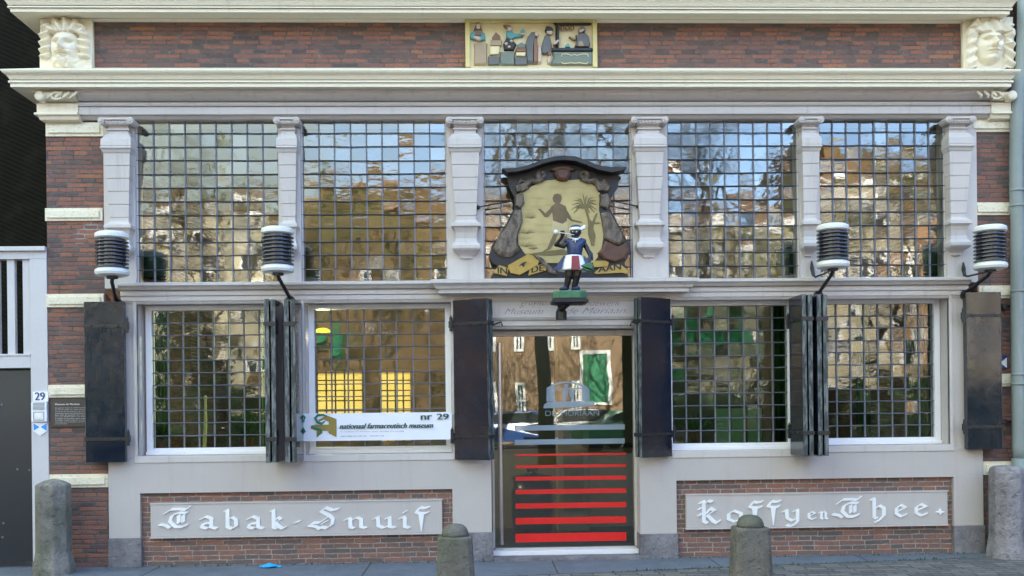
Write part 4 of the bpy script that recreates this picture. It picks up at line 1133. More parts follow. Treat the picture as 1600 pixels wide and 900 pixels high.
b.limb(SP(158, 215), SP(118, 262, -.01), 27 * U, 22 * U); b.limb(SP(118, 262, -.01), SP(48, 250, -.035), 22 * U, 19 * U); b.limb(SP(48, 252, -.035), SP(98, 190, -.075), 19 * U, 14 * U)
b.limb(SP(98, 190, -.075), SP(104, 165, -.082), 16 * U, 17 * U)
for q in range(4): b.limb(SP(88 + q * 9, 160, -.09), SP(86 + q * 10, 138, -.10), 6.5 * U, 5.5 * U, 8, 3)
b.limb(SP(118, 172, -.085), SP(128, 152, -.09), 6.5 * U, 5 * U, 8, 3)
b.limb(SP(288, 215), SP(328, 270, .005), 26 * U, 22 * U); b.limb(SP(328, 270, .005), SP(358, 345, -.02), 22 * U, 17 * U); b.limb(SP(358, 345, -.02), SP(352, 385, -.045), 16 * U, 16 * U)
for q in range(4): b.limb(SP(338 + q * 9, 388, -.05), SP(332 + q * 9, 412, -.06), 6.5 * U, 5.5 * U, 8, 3)
b.limb(SP(336, 375, -.05), SP(322, 390, -.055), 6.5 * U, 5 * U, 8, 3)
for sx_, kx in ((168, 140), (240, 212)):
    b.limb(SP(sx_ + 12, 410), SP(sx_ - 2, 530, -.01), 52 * U, 38 * U); b.limb(SP(sx_ - 2, 530, -.01), SP(kx + 4, 640), 36 * U, 24 * U)
    b.ball(SP(sx_ - 6, 575, .01), 27 * U, 30 * U, 40 * U)
body = b.build('body', M['st_skin'], st, smooth=True)
rm = body.modifiers.new('remesh', 'REMESH'); rm.mode = 'VOXEL'; rm.voxel_size = .0045; rm.use_smooth_shade = True
sm_ = body.modifiers.new('smooth', 'SMOOTH'); sm_.iterations = 4
# eyes
m = MB(); m.ball(SP(197, 136, -.050), 7 * U, 4 * U, 4.5 * U); m.ball(SP(232, 136, -.053), 7 * U, 4 * U, 4.5 * U); m.build('eye', M['st_white'], st, smooth=True)
def shell(name, mat, secs, n=24, par=st):
    """stack of ellipses: (x, y, rx, ry) in zoom pixels"""
    mm = MB(); mm.rings([[tuple(SP(x + rx * math.cos(2 * math.pi * k / n), y) + Vector((0, ry * U * math.sin(2 * math.pi * k / n), 0))) for k in range(n)] for x, y, rx, ry in secs])
    return mm.build(name, M[mat], par, smooth=True)
shell('blue_top', 'st_blue', [(222, 345, 66, 64), (220, 330, 66, 66), (222, 290, 72, 68), (224, 250, 82, 70), (226, 215, 94, 60), (226, 192, 66, 46), (226, 182, 36, 32)])
m = MB()
for x, yy in ((146, 214), (298, 216)): m.ball(SP(x, yy), 30 * U, 36 * U, 26 * U)
m.build('blue_sleeve', M['st_blue'], st, smooth=True)
n = 40; mm = MB(); rr = []
for y_, rx, ry in ((345, 74, 68), (375, 94, 80), (420, 120, 94), (470, 140, 108), (482, 142, 110)):
    ring = []
    for k in range(n):
        a_ = 2 * math.pi * k / n; w__ = 1 + .05 * math.sin(a_ * 9) * (y_ - 345) / 130
        ring.append(tuple(SP(212 + rx * w__ * math.cos(a_), y_) + Vector((0, ry * w__ * U * math.sin(a_), 0))))
    rr.append(ring)
mm.rings(rr); mm.build('white_skirt', M['st_white'], st, smooth=True)
mm = MB()
mm.rings([[tuple(SP(x, y, o)) for x, y, o in r] for r in ([(118, 350, -.03), (50, 478, -.05), (18, 466, -.01), (40, 450, .06), (150, 350, .08)], [(124, 352, -.045), (96, 474, -.095), (52, 486, -.06), (10, 474, -.0), (150, 352, .085)])])
mm.build('blue_skirt_flap', M['st_blue'], st)
mm = MB(); mm.rings([[tuple(SP(x, y, o)) for x, y, o in ((296, 350, -.045), (330, 380, -.06), (345, 440, -.07), (310, 440, -.085))], [tuple(SP(x, y, o)) for x, y, o in ((300, 348, .0), (340, 378, -.0), (352, 440, .0), (330, 440, .0))]]); mm.build('blue_skirt_flap', M['st_blue'], st)
mm = MB(); mm.rings([[tuple(SP(x, y, -.068 - (y - 350) * .0004 + o)) for x, y in ((186, 358), (250, 358), (258, 480), (222, 494), (178, 484))] for o in (.02, -.016)]); mm.build('red_panel', M['st_red'], st, bevel=.003)
mm = MB()
for pts in ([(256, 450), (300, 430), (360, 425), (390, 450), (380, 490), (340, 480), (290, 470)], [(250, 470), (300, 470), (350, 492), (370, 506), (330, 500), (280, 482)]):
    c_ = [SP(x, y) for x, y in pts]; mm.blob([(p.x, p.z) for p in c_], -SD - .06, -SD - .12, .6)
mm.build('leaf_bundle', M['st_green'], st)
mm = MB(); mm.tube([tuple(SP(x, y, o)) for x, y, o in ((166, 186, -.02), (190, 200, -.075), (222, 206, -.085), (250, 200, -.075), (276, 184, -.02))], 5.5 * U, 8)
mm.tube([tuple(SP(x, y, o)) for x, y, o in ((220, 204, -.085), (217, 240, -.088))], 6 * U, 6); mm.tube([tuple(SP(x, y, o)) for x, y, o in ((192, 218, -.088), (246, 214, -.088))], 5 * U, 6)
mm.build('white_collar', M['st_white'], st, smooth=True)
shell('headband', 'st_white', [(226, 118, 52, 53), (226, 113, 55, 56), (228, 95, 53, 54), (229, 90, 48, 50)])
shell('cap', 'st_blue', [(228, 93, 50, 52), (228, 80, 46, 48), (228, 70, 30, 32), (228, 67, 3, 3)])
mm = MB(); mm.ball(SP(296, 98, -.02), 22 * U, 16 * U, 18 * U); mm.ball(SP(280, 110, -.03), 18 * U, 14 * U, 13 * U); mm.ball(SP(306, 80, -.015), 13 * U, 9 * U, 11 * U); mm.build('feather', M['st_white'], st, smooth=True)
mm = MB(); mm.tube([tuple(SP(x, y, o)) for x, y, o in ((210, 168, -.062), (150, 160, -.09), (70, 153, -.105))], 4 * U, 8); p_ = SP(42, 152, -.11)
mm.lathe([(10 * U, -18 * U), (19 * U, -8 * U), (20 * U, 14 * U), (15 * U, 20 * U), (9 * U, 14 * U)], tuple(p_), 14); mm.build('pipe', M['st_white'], st, smooth=True)
mm = MB()
for sx_ in (118, 228):
    mm.ball(SP(sx_, 650, -.02), 42 * U, 60 * U, 17 * U); mm.ball(SP(sx_ + 14, 640, .0), 26 * U, 34 * U, 24 * U)
mm.build('shoe', M['st_blue'], st, smooth=True)
mm = MB(); mm.tube([tuple(SP(x, y, o)) for x, y, o in ((345, 290, .0), (372, 330, -.01), (378, 390, -.02))], [10 * U, 14 * U, 9 * U], 8); mm.build('blue_armlet', M['st_blue'], st, smooth=True)
c_ = SP(172, 735); mm = MB(); hw = 152 * U
mm.rings([[(c_.x + sx_ * hw * f, -SD + sy_ * hw * .75 * f, z) for sx_, sy_ in ((-1, -.6), (-.6, -1), (.6, -1), (1, -.6), (1, .6), (.6, 1), (-.6, 1), (-1, .6))] for f, z in ((1.0, SP(0, 738).z), (1.0, SP(0, 690).z), (.96, SP(0, 672).z))])
mm.build('pedestal', M['st_green'], st)
mm = MB(); mm.rings([[(c_.x + sx_ * hw * f, -SD + sy_ * hw * .8 * f, z) for sx_, sy_ in ((-1, -1), (1, -1), (1, 1), (-1, 1))] for f, z in ((.80, SP(0, 790).z), (1.07, SP(0, 778).z), (1.07, SP(0, 757).z), (.95, SP(0, 750).z), (.95, SP(0, 739).z))])
mm.build('plinth', M['sc_black'], st)
mm = MB(); p0 = SP(110, 850); 
mm.tube([(c_.x - .05, -.02, p0.z + .0), (c_.x - .05, -.25, p0.z + .01), (c_.x - .05, -.5, p0.z + .05), (c_.x - .02, -SD, SP(0, 785).z)], [.035, .03, .028, .03], 10)
mm.lathe([(.055, -.10), (.055, -.02), (.04, .01), (.035, .03), (.05, .05), (.05, .06)], (SP(112, 830).x, -SD + .18, SP(112, 830).z + .01), 14)
mm.build('bracket', M['iron'], st)
# ================================================================== small signs and fittings
def simple(name, mb, mat, label, cat, group=None, **k):
    return tag(mb.build(name, mat, **k), label, cat, group)
# brown information plate
a = rect(79, 623, 137, 667, .02)
ip = thing('information_plate', (a[0], -.01, a[2]), 'dark brown information plate with white text on the left brick pillar', 'sign')
MB().box(a[0], a[1] + .03, -.022, -.002, a[2], a[3]).build('plate', M['plaque'], ip, bevel=.003)
m = MB(); p0, p1 = at(86, 633, .022), at(124, 633, .022)
add_text(m, 'Museum de Moriaan', p0[0], -.024, p0[1], p1[0] - p0[0], .017); add_text(m, 'Museum de Moriaan', p0[0] + .003, -.0245, p0[1], p1[0] - p0[0], .017)
rows_ = ['Dit gebouw diende als winkel voor tabak', 'en snuif koffie en thee de gevel', 'met houten pui dateert uit de late', 'zestiende eeuw het beeld boven de', 'deur stelt de rokende man voor en', 'was een geliefd teken van winkels', 'in tabak en kruiden waar men in', 'vroeger tijden pijpen en snuif', 'verkocht aan de burgers van de stad', 'nu is hier het museum gevestigd']
for i, s_ in enumerate(rows_):
    q0, q1 = at(86, 638.5 + i * 2.75, .022), at(137 if i < 9 else 105, 638.5 + i * 2.75, .022); add_text(m, s_, q0[0], -.024, q0[1], q1[0] - q0[0], .0115)
m.build('printed_text', M['plaque_text'], ip)
# house number plate, intercom, monument shield: all on the white gate post
GP = -.06   # face of the gate post (y)
a = rect(52, 612, 76, 628, .02)
hp = thing('house_number', (a[0], -.03, a[2]), 'small white house number plate reading 29 on the gate post', 'sign')
MB().box(a[0], a[1], -.032, -.012, a[2], a[3]).build('plate', M['enamel'], hp, bevel=.004)
m = MB(); p0, p1 = at(54.5, 625.5, .032), at(69.5, 625.5, .032)
for q in (0, 1, 2): add_text(m, '29', p0[0] + q * .0035, -.034 - q * .0006, p0[1], p1[0] - p0[0], .082)
m.build('numeral', M['navy'], hp)
a = rect(50.5, 629, 75, 659, .02)
ic = thing('intercom', (a[0], -.03, a[2]), 'pale grey door intercom box under the house number', 'intercom')
MB().box(a[0], a[1], -.05, -.012, a[2], a[3]).build('housing', M['zinc_pale'] if 'zinc_pale' in M else M['enamel'], ic, bevel=.006)
zm = a[2] + (a[3] - a[2]) * .55
m = MB()
for q in range(6): m.box(a[0] + .02, a[1] - .02, -.053, -.0505, zm + .012 + q * .013, zm + .018 + q * .013)
m.build('speaker_grille', M['lead'], ic)
m = MB(); m.box(a[0] + .045, a[1] - .045, -.056, -.0505, a[2] + .03, a[2] + .085); m.build('call_button', M['lamp_cap'], ic, bevel=.003)
m = MB(); e = .025
for (x0, x1, z0, z1) in ((a[0] + e, a[1] - e, a[2] + .014, a[2] + .02), (a[0] + e, a[1] - e, zm - .012, zm - .006), (a[0] + e, a[0] + e + .006, a[2] + .02, zm - .012), (a[1] - e - .006, a[1] - e, a[2] + .02, zm - .012)): m.box(x0, x1, -.053, -.0505, z0, z1)
m.build('button_surround', M['lead'], ic)
def SHP(*p): return [at(q[0], q[1], .02) for q in p]
sh = thing('monument_shield', (at(63, 681, .02)[0], -.02, at(63, 681, .02)[1]), 'blue and white monument shield below the intercom on the gate post', 'sign')
m = MB(); m.poly(SHP((51.5, 660.5), (74, 660.5), (74, 673), (63, 681), (51.5, 673)), -.014, -.022); m.build('plate', M['enamel'], sh)
m = MB(); m.poly(SHP((52.5, 661.5), (62, 667), (53, 673)), -.0225, -.0245); m.poly(SHP((73.3, 661.5), (63.8, 667), (73, 673)), -.0225, -.0245); m.build('blue_field', M['blue'], sh)
sh = thing('direction_plate', (at(1572, 575, .02)[0], -.02, at(1572, 575, .02)[1]), 'small navy plate with a white triangle beside the right shutter', 'sign')
m = MB(); m.poly(SHP((1562, 556), (1574, 555), (1574, 576), (1562, 577)), .0, -.02); m.build('plate', M['navy'], sh)
m = MB(); m.poly(SHP((1563, 567), (1573, 558.5), (1573, 575)), -.0205, -.023); m.build('triangle', M['enamel'], sh)

# ================================================================== downpipe
dx = 1590
def DPt(px, py, d=.12): q = at(px, py, d); return (q[0], -d, q[1])
dp = thing('downpipe', DPt(1597, 878), 'grey green zinc downpipe at the right edge of the brick front', 'drainpipe')
m = MB(); m.tube([DPt(1601, -20), DPt(1600, 40), DPt(1597, 105), DPt(1590, 140), DPt(1588, 250), DPt(1588, 300), DPt(1590, 350), DPt(1590, 500), DPt(1592, 700), DPt(1594, 720)], .068, 18); m.build('pipe', M['zinc'], dp, smooth=True)
m = MB(); m.tube([DPt(1594, 716), DPt(1596, 880)], .082, 18); m.build('cast_iron_foot', M['zinc'], dp, smooth=True)
for py in (298, 322, 455, 585, 600):
    m = MB(); p = DPt(1589 + (py - 298) / 100, py); m.lathe([(.069, -.012), (.078, -.01), (.078, .012), (.069, .014)], p, 18); m.build('pipe_collar', M['zinc'], dp, smooth=True)
for x_, y_ in ((1576, 479), (1576, 659)):
    m = MB(); p = at(x_, y_, .03); q = at(1590, y_, .03); m.box(p[0] - .05, q[0], -.05, -.03, p[1] - .014, p[1] + .014); m.lathe([(.03, -.06), (.03, .0)], (p[0] - .05, 0, p[1]), 12, 'y'); m.build('pipe_bracket', M['iron'], dp)

# ================================================================== bollards
def bollard_oct(px, ytop, d, r, zt, mat, label, flare=True, round_top=False):
    x = X(px, ytop, d); o = thing('bollard', (x, -d, 0), label, 'bollard', 'stone bollards along the shop front')
    rg = []; prof = [(1.22, -.03), (1.18, .06), (1.02, .22), (1.0, zt - .075), (.97, zt - .055), (.55, zt - .02), (.08, zt)] if flare else [(1.0, -.03), (.95, zt - .1), (.6, zt - .02), (.1, zt)]
    if round_top: prof = prof[:-3] + [(1.0, zt - .07), (.93, zt - .03), (.75, zt - .01), (.2, zt)]
    for k, z in prof: rg.append([(x + r * k * math.cos(math.pi / 8 + q * math.pi / 4), -d + r * k * math.sin(math.pi / 8 + q * math.pi / 4), z) for q in range(8)])
    MB().rings(rg).build('shaft', mat, o, bevel=.012)
def bollard_dome(px, ytop, d, r, zt, label):
    x = X(px, ytop, d); o = thing('bollard', (x, -d, 0), label, 'bollard', 'stone bollards along the shop front')
    n = 28; rg = []
    for k, z in ((1.22, -.03), (1.19, .05), (1.04, zt - .125), (1.02, zt - .105)):
        ring = []
        for q in range(n):
            a_ = 2 * math.pi * q / n; c_, s_ = math.cos(a_), math.sin(a_)
            e = (abs(c_) ** 5 + abs(s_) ** 5) ** (-1 / 5)
            ring.append((x + r * k * c_ * e, -d + r * k * s_ * e, z))
        rg.append(ring)
    sh_ = MB().rings(rg); sh_.build('shaft', M['bollard'], o, bevel=.01)
    m = MB(); m.lathe([(r * .82, zt - .11), (r * .80, zt - .075), (r * .68, zt - .035), (r * .46, zt - .010), (r * .1, zt)], (x, -d, 0), 28); m.build('domed_cap', M['bollard'], o, smooth=True)
bollard_oct(83, 750, .36, .165, Z(83, 748, .36), M['bollard_old'], 'streaked octagonal stone bollard with a pointed top beside the gate')
bollard_oct(1572, 728, .30, .168, Z(1571, 727, .30), M['bollard_pale'], 'pale stone bollard with dark stained foot at the downpipe', round_top=True)
bollard_dome(711, 818, 1.75, .142, Z(711, 818, 1.75), 'squat mossy bollard with domed top left of the glass door')
bollard_dome(1172, 805, 1.80, .142, Z(1172, 804, 1.80), 'squat mossy bollard with domed top in front of the right signboard')

# ================================================================== litter
p = at(418, 882, .32); m = MB(); rnd = random.Random(4); yy_ = -.22
rg = []
for i in range(6):
    k = [.3, .95, 1.0, .8, .5, .1][i]
    rg.append([(p[0] + (.085 * k * math.cos(a_ * math.pi / 8)) * rnd.uniform(.75, 1.15), yy_ + .06 * k * math.sin(a_ * math.pi / 8) * rnd.uniform(.7, 1.15), .001 + i * .009 * rnd.uniform(.8, 1.1)) for a_ in range(16)])
m.rings(rg); m.tube([(p[0] + .05, yy_, .012), (p[0] + .09, yy_ - .02, .012), (p[0] + .12, yy_ - .03, .008)], .012, 7); m.tube([(p[0] - .05, yy_, .012), (p[0] - .10, yy_ + .01, .01)], .012, 7)
simple('rubber_glove', m, M['glove'], 'crumpled bright blue glove lying on the pavement', 'litter')
m = MB(); rnd = random.Random(9)
for _ in range(26):
    x = rnd.uniform(-4.2, 5.5); y = -rnd.uniform(.07, .75) if rnd.random() < .6 else -.08; r = rnd.uniform(.006, .018)
    m.add([(x, y, .002), (x + r * 2, y + rnd.uniform(-.6, .6) * r, .003), (x + r * 1.2, y + r, .006)], [(0, 1, 2)])
tag(m.build('fallen_leaves', M['leaf'], org=(0, 0, 0)), 'scattered dry leaf bits on the pavement', 'leaf litter', kind='stuff')
# moss tufts in the joint at the foot of the wall
m = MB(); rnd = random.Random(19)
for _ in range(700):
    if rnd.random() < .55: x = rnd.uniform(XL0, XR1); y = -.065 - rnd.random() * .03
    else: x = rnd.uniform(1.2, 5.6); y = -(.82 - (x - 1.3) * .13) + rnd.gauss(0, .015)
    h = rnd.uniform(.006, .022) * (1.6 if rnd.random() < .1 else 1); w_ = h * .5; a_ = rnd.random() * 3
    m.add([(x - w_ * math.cos(a_), y - w_ * math.sin(a_), 0), (x + w_ * math.cos(a_), y + w_ * math.sin(a_), 0), (x + rnd.gauss(0, .006), y + rnd.gauss(0, .006), h)], [(0, 1, 2)])
tag(m.build('moss', M['plant'], org=(0, 0, 0)), 'sparse moss along the wall foot and paving edge', 'moss', kind='stuff')

# ================================================================== neighbour on the left: gate and dark gable
gt = thing('gate', (X(30, 870, 0), 0, 0), 'off white slatted gate frame with a dark lower door at the left edge', 'gate')
gx1 = XL0 - .004; gx0 = -6.2
xin = X(50, 700, 0)
m = MB(); zr = [(Z(40, 405), Z(40, 386)), (Z(40, 575), Z(40, 556))]
m.box(xin, gx1, -.01, .10, .07, zr[0][0]); 
m.box(gx0, gx1, -.012, .11, zr[0][0], zr[0][1] - .045); m.box(gx0, gx1, -.05, .12, zr[0][1] - .045, zr[0][1]); m.box(gx0, xin, -.01, .10, zr[1][0], zr[1][1])
m.box(gx0, xin, -.02, .09, zr[1][1], zr[1][1] + .02)
m.build('frame', M['gatewhite'], gt, bevel=.004)
for k in range(9):
    x1 = X(48, 480) - k * .158 - .012
    MB().box(x1 - .075, x1, .02, .07, zr[1][1] + .02, zr[0][0]).build('slat', M['gatewhite'], gt)
m = MB(); m.box(gx0, xin - .012, .05, .10, .06, zr[1][0] - .02); m.build('door_panel', M['door_dark'], gt, bevel=.003)
m = MB(); rnd = random.Random(3)
for _ in range(9): m.ball((rnd.uniform(-5.4, xin - .05), .05, rnd.uniform(.2, 1.9)), .012, .006, .012, 8, 6)
m.build('screw_head', M['lead'], gt)
m = MB(); m.box(xin + .0, gx1, -.02, .11, -.02, .069); m.build('post_foot', M['base'], gt)
nb = thing('dark_gable', (-9, 2.2, 0), 'dark boarded gable wall behind the slatted gate', 'building')
m = MB(); m.box(-16, XL0 - .35, 2.2, 8, 0, 13.6); m.build('wall', M['dark_wall'], nb)
nb2 = thing('brick_house', (11, 0, 0), 'plain brick house adjoining beyond the downpipe, extended out of view to block the sun', 'building')
MB().box(5.86, 16, .02, 7, 0, 13.6).build('wall', M['brick'], nb2)  # runs on out of view so no sun passes beside the museum
MB().box(XR1 + .001, 5.858, .28, 7, 0, 13.6).build('set_back_wall', M['brick'], nb2)
MB().box(5.80, 5.858, -.04, .02, .0, 13.6).build('corner_trim', M['cream'], nb2)

# ================================================================== things seen through the glass
YI = 1.3
def inside(px, py, y): q = at(px, py, -y); return Vector((q[0], y, q[1]))
# lacquered drum by the door, with a lidded jar
c0 = inside(833, 868, YI); zb = .03; zt = inside(833, 742, YI).z
br = thing('storage_drum', (c0.x, YI, zb), 'black lacquered drum with a lid standing behind the glass door', 'drum')
m = MB(); m.lathe([(.20, .0), (.235, .08), (.25, .3), (.25, zt - zb - .2), (.22, zt - zb - .06)], (c0.x, YI, zb), 24); m.build('body', M['barrel'], br, smooth=True)
m = MB(); m.lathe([(.24, zt - zb - .06), (.24, zt - zb - .01), (.12, zt - zb + .01), (.05, zt - zb + .02), (.07, zt - zb + .06), (.08, zt - zb + .09), (.02, zt - zb + .10)], (c0.x, YI, zb), 24); m.build('lid', M['barrel'], br, smooth=True)
# wooden post and cross wall behind the door
p0, p1 = inside(870, 700, 1.9), inside(921, 700, 1.9)
o_ = thing('wooden_post', (p0.x, 1.9, .03), 'panelled brown wooden post standing inside behind the glass door', 'post')
MB().box(p0.x, p1.x, 1.9, 2.1, .03, 4.8).build('shaft', M['wood'], o_, bevel=.02)
m = MB(); w_ = p1.x - p0.x
for (za, zb_) in ((.3, 1.0), (1.12, 1.75)): 
    m.box(p0.x + w_ * .2, p1.x - w_ * .2, 1.885, 1.8995, za, zb_)
m.build('panel', M['sc_olive'], o_, bevel=.006)
cb = thing('counter', (X(900, 700, -2.6), 2.6, .03), 'low brown wooden counter inside behind the glass door', 'counter')
MB().box(-.3, 2.3, 2.4, 3.0, .03, 1.05).build('front', M['wood'], cb)
MB().box(-.35, 2.35, 2.35, 3.05, 1.052, 1.10).build('counter_top', M['barrel'], cb)
# jars on the inner ledges
def jar(px0, px1, yt, yb, y, mat, label, name='jar'):
    a0, a1 = inside(px0, yb, y), inside(px1, yt, y); r = (a1.x - a0.x) / 2; h = a1.z - a0.z; c = ((a0.x + a1.x) / 2, y, a0.z)
    o = thing(name, c, label, 'jar')
    MB().lathe([(r * .86, 0), (r, h * .08), (r, h * .82), (r * .96, h * .9), (r * .8, h * .93)], c, 22).build('body', mat, o, smooth=True)
    MB().lathe([(r * .97, h * .905), (r * .97, h * .98), (r * .3, h * 1.0)], c, 22).build('lid', mat, o, smooth=True)
led = MB(); zl = ZC(438, -.4)
led.box(XL0 + .31, XR1 - .31, .32, .75, zl - .08, zl - .003); led.build('inner_ledge', M['wood'], B)
jar(214, 262, 395, 437, .45, M['jar'], 'green lidded container at the left end of the upper ledge')
jar(1210, 1250, 386, 434, .45, M['jar'], 'dark container behind the upper glass right of the centre')
jar(1415, 1478, 390, 434, .45, M['jar'], 'wide green container at the right end of the upper ledge')
led = MB(); zl2 = Z(320, 704, -.5)
led.box(XL0 + .31, W[2][1] + .1, .32, .8, zl2 - .3, zl2); led.box(W[4][0] - .1, XR1 - .31, .32, .8, zl2 - .3, zl2); led.build('inner_ledge', M['wood'], B)
# pale cane and pot plants behind the first window
m = MB(); q0, q1 = inside(319, 703, .5), inside(321, 622, .5); m.tube([q0, q0.lerp(q1, .5) + Vector((.008, 0, 0)), q1], [.022, .02, .012], 8); m.ball(q1, .02, .02, .03)
simple('walking_cane', m, M['cane'], 'pale cane leaning behind the first lower window', 'cane')
rnd = random.Random(77)
def pot_plant(px, y, zbase, n, s, label):
    c = inside(px, 700, y); c.z = zbase
    o = thing('pot_plant', c, label, 'plant')
    MB().lathe([(.06, 0), (.085, .12), (.09, .13), (.07, .13)], tuple(c), 14).build('pot', M['sc_red'], o)
    m = MB()
    for _ in range(n):
        a_ = rnd.random() * 6.28; el = rnd.uniform(.2, 1.4); l_ = s * rnd.uniform(.5, 1.1)
        b0 = c + Vector((0, 0, .13)); tip = b0 + Vector((math.cos(a_) * math.cos(el), math.sin(a_) * math.cos(el), math.sin(el))) * l_
        mid = b0.lerp(tip, .55) + Vector((0, 0, .04)); sd = Vector((-math.sin(a_), math.cos(a_), 0)) * .02
        m.add([tuple(b0), tuple(mid - sd), tuple(tip), tuple(mid + sd)], [(0, 1, 2), (0, 2, 3)])
    m.build('foliage', M['plant'], o)
pot_plant(255, .5, zl2, 40, .3, 'small pot plant behind the first lower window, left of the cane')
pot_plant(385, .5, zl2, 46, .34, 'bushy pot plant behind the first lower window, right of the cane')
pot_plant(1090, .55, zl2, 40, .26, 'pot plant behind the third lower window, left of the pale panels')
# pale green display panels behind the third window
r_ = rect(1118, 638, 1192, 696, -.6)
dpn = thing('display_panel', (r_[0], .6, r_[2]), 'pale green upright display panels behind the third lower window', 'panel')
n = 3; w_ = (r_[1] - r_[0]) / n
for i in range(n): MB().box(r_[0] + i * w_ + .01, r_[0] + (i + 1) * w_ - .01, .6 + .02 * (i % 2), .62 + .02 * (i % 2), zl2, r_[3]).build('leaf', M['green_cloth'], dpn)
# green curtains at the edges
for (pa, pb, lab) in ((236, 262, 'green curtain at the left side of the first lower window'), (408, 436, 'green curtain at the right side of the first lower window'), (1420, 1466, 'green curtain at the right side of the last lower window'), (1340, 1362, 'narrow green curtain in the middle of the last lower window'), (1205, 1246, 'green curtain at the right side of the third lower window')):
    a0, a1 = inside(pa, 600, .42), inside(pb, 600, .42); m = MB(); rg = []
    for i in range(25):
        x = a0.x + (a1.x - a0.x) * i / 24; y = .46 + .02 * math.sin(i * 1.3)
        rg.append([(x, y, zl2), (x, y + .006, zl2), (x, y + .006, 2.75), (x, y, 2.75)])
    m.rings(rg); simple('curtain', m, M['drape'], lab, 'curtain', smooth=True)
# lit pendant lamp
c = inside(504, 519, 1.2); pn = thing('pendant_lamp', c, 'small lit yellow pendant lamp behind the banner window', 'lamp')
m = MB(); m.lathe([(.10, .0), (.095, .02), (.05, .045), (.02, .05)], tuple(c), 20); m.build('lamp_shade', M['lit'], pn, smooth=True)
ld_ = bpy.data.lights.new('lamp_bulb', 'POINT'); ld_.energy = 20; ld_.color = (1.0, .86, .6); ld_.shadow_soft_size = .06
lo_ = bpy.data.objects.new('lamp_bulb', ld_); COL.objects.link(lo_); lo_.parent = pn; lo_.location = (0, 0, -.07)
m = MB(); m.tube([(c.x, c.y, c.z + .05), (c.x, c.y, 4.82)], .005, 5); m.build('cord', M['iron'], pn)

# ================================================================== the other side of the square (mirrored in the glass)
YO = -30
def far_window(parent, x, z, w, h, pm, frame=.11, mullions=True):
    m = MB(); y = YO + .01
    m.box(x - w / 2, x - w / 2 + frame, y, y + .08, z, z + h); m.box(x + w / 2 - frame, x + w / 2, y, y + .08, z, z + h)
    m.box(x - w / 2 + frame, x + w / 2 - frame, y, y + .08, z + h - frame, z + h); m.box(x - w / 2 + frame, x + w / 2 - frame, y, y + .08, z, z + frame)
    if mullions:
        m.box(x - .03, x + .03, y, y + .06, z + frame, z + h - frame); m.box(x - w / 2 + frame, x + w / 2 - frame, y, y + .055, z + h * .55, z + h * .55 + .06)
    f = m.build('window', M['h_white'], parent)
    MB().box(x - w / 2 + frame, x + w / 2 - frame, y, y + .03, z + frame, z + h - frame).build('pane', pm, f)
    return f
def house(pa, pb, ytop, mat, label, cols, floors, roof=1.6, pane=None, w=1.1, keep=lambda k, c: True):
    x0, x1 = X(pa, 400, YO), X(pb, 400, YO)
    x0, x1 = X(pa, 450, -30), X(pb, 450, -30); zt = Z((pa + pb) / 2, ytop, -30)
    o = thing('town_house', ((x0 + x1) / 2, YO, 0), label, 'house', 'houses across the square')
    MB().box(x0, x1, YO - 6, YO, 0, zt).build('wall', mat, o)
    m = MB(); m.rings([[(x0 - .1, YO - 6.2, zt), (x0 - .1, YO + .3, zt), (x0 - .1, YO - 2.9, zt + roof)], [(x1 + .1, YO - 6.2, zt), (x1 + .1, YO + .3, zt), (x1 + .1, YO - 2.9, zt + roof)]])
    m.build('roof', M['h_roof'], o)
    MB().box(x0 - .05, x1 + .05, YO + .001, YO + .35, zt - .35, zt - .002).build('cornice', M['h_white'] if mat is not M['h_orange'] else M['h_brown'], o)
    fh = (zt - .5) / floors
    for k in range(floors):
        for c_ in range(cols):
            if not keep(k, c_): continue
            x = x0 + (x1 - x0) * (c_ + .5) / cols; z = k * fh + fh * .28
            far_window(o, x, z, w, fh * .58, pane or M['house_glass'])
    return o, x0, x1, zt
o1 = house(60, 436, 330, M['h_cream'], 'cream plastered house across the square mirrored in the left upper windows', 5, 4, roof=1.1)
o2 = house(438, 742, 288, M['h_orange'], 'tall orange brick house across the square mirrored left of the door', 3, 4, roof=.5, w=.9, keep=lambda k, c: (k == 2 and c > 0))
o3 = house(744, 1012, 330, M['h_door_brick'], 'tan brick house with a green door across the square mirrored in the glass door', 6, 3, w=.42, keep=lambda k, c: c != 4)
o4 = house(1014, 1262, 348, M['h_stone'], 'weathered pale house with green awnings across the square', 4, 3)
o5 = house(1264, 1420, 275, M['h_stone'], 'pale stone house with an orange chimney across the square mirrored at the right', 3, 4)
o6 = house(1422, 1700, 268, M['h_brown'], 'brown brick house across the square mirrored at the far right', 4, 4)
xc0, xc1 = X(1300, 250, -30), X(1332, 250, -30)
MB().box(xc0, xc1, YO - 2, YO - .2, o5[3] - .2, Z(1315, 222, -30)).build('chimney', M['h_orange'], o5[0])
for sx_, lb in ((-1, 'unseen brown brick row added at the left to darken the shutter reflections'), (1, 'unseen brown brick row added at the right to darken the shutter reflections')):
    o = thing('added_house_row', (sx_ * 30, -14, 0), lb, 'building')  # rows added out of view, so the angled shutters mirror dark walls
    xa, xb = sorted((sx_ * 27, sx_ * 34)); MB().box(xa, xb, -29, 3, 0, 10).build('wall', M['h_brown'], o)
    MB().box(xa - .2, xb + .2, -29.2, 3.2, 10.001, 10.5).build('roof', M['h_roof'], o)
    for k in range(9):
        for f_ in range(3):
            y = -27.5 + k * 3.4; z = .9 + f_ * 3.1; x = xb if sx_ < 0 else xa
            MB().box(x - .06, x + .06, y, y + 1.2, z, z + 1.9).build('window', M['house_glass'], o)
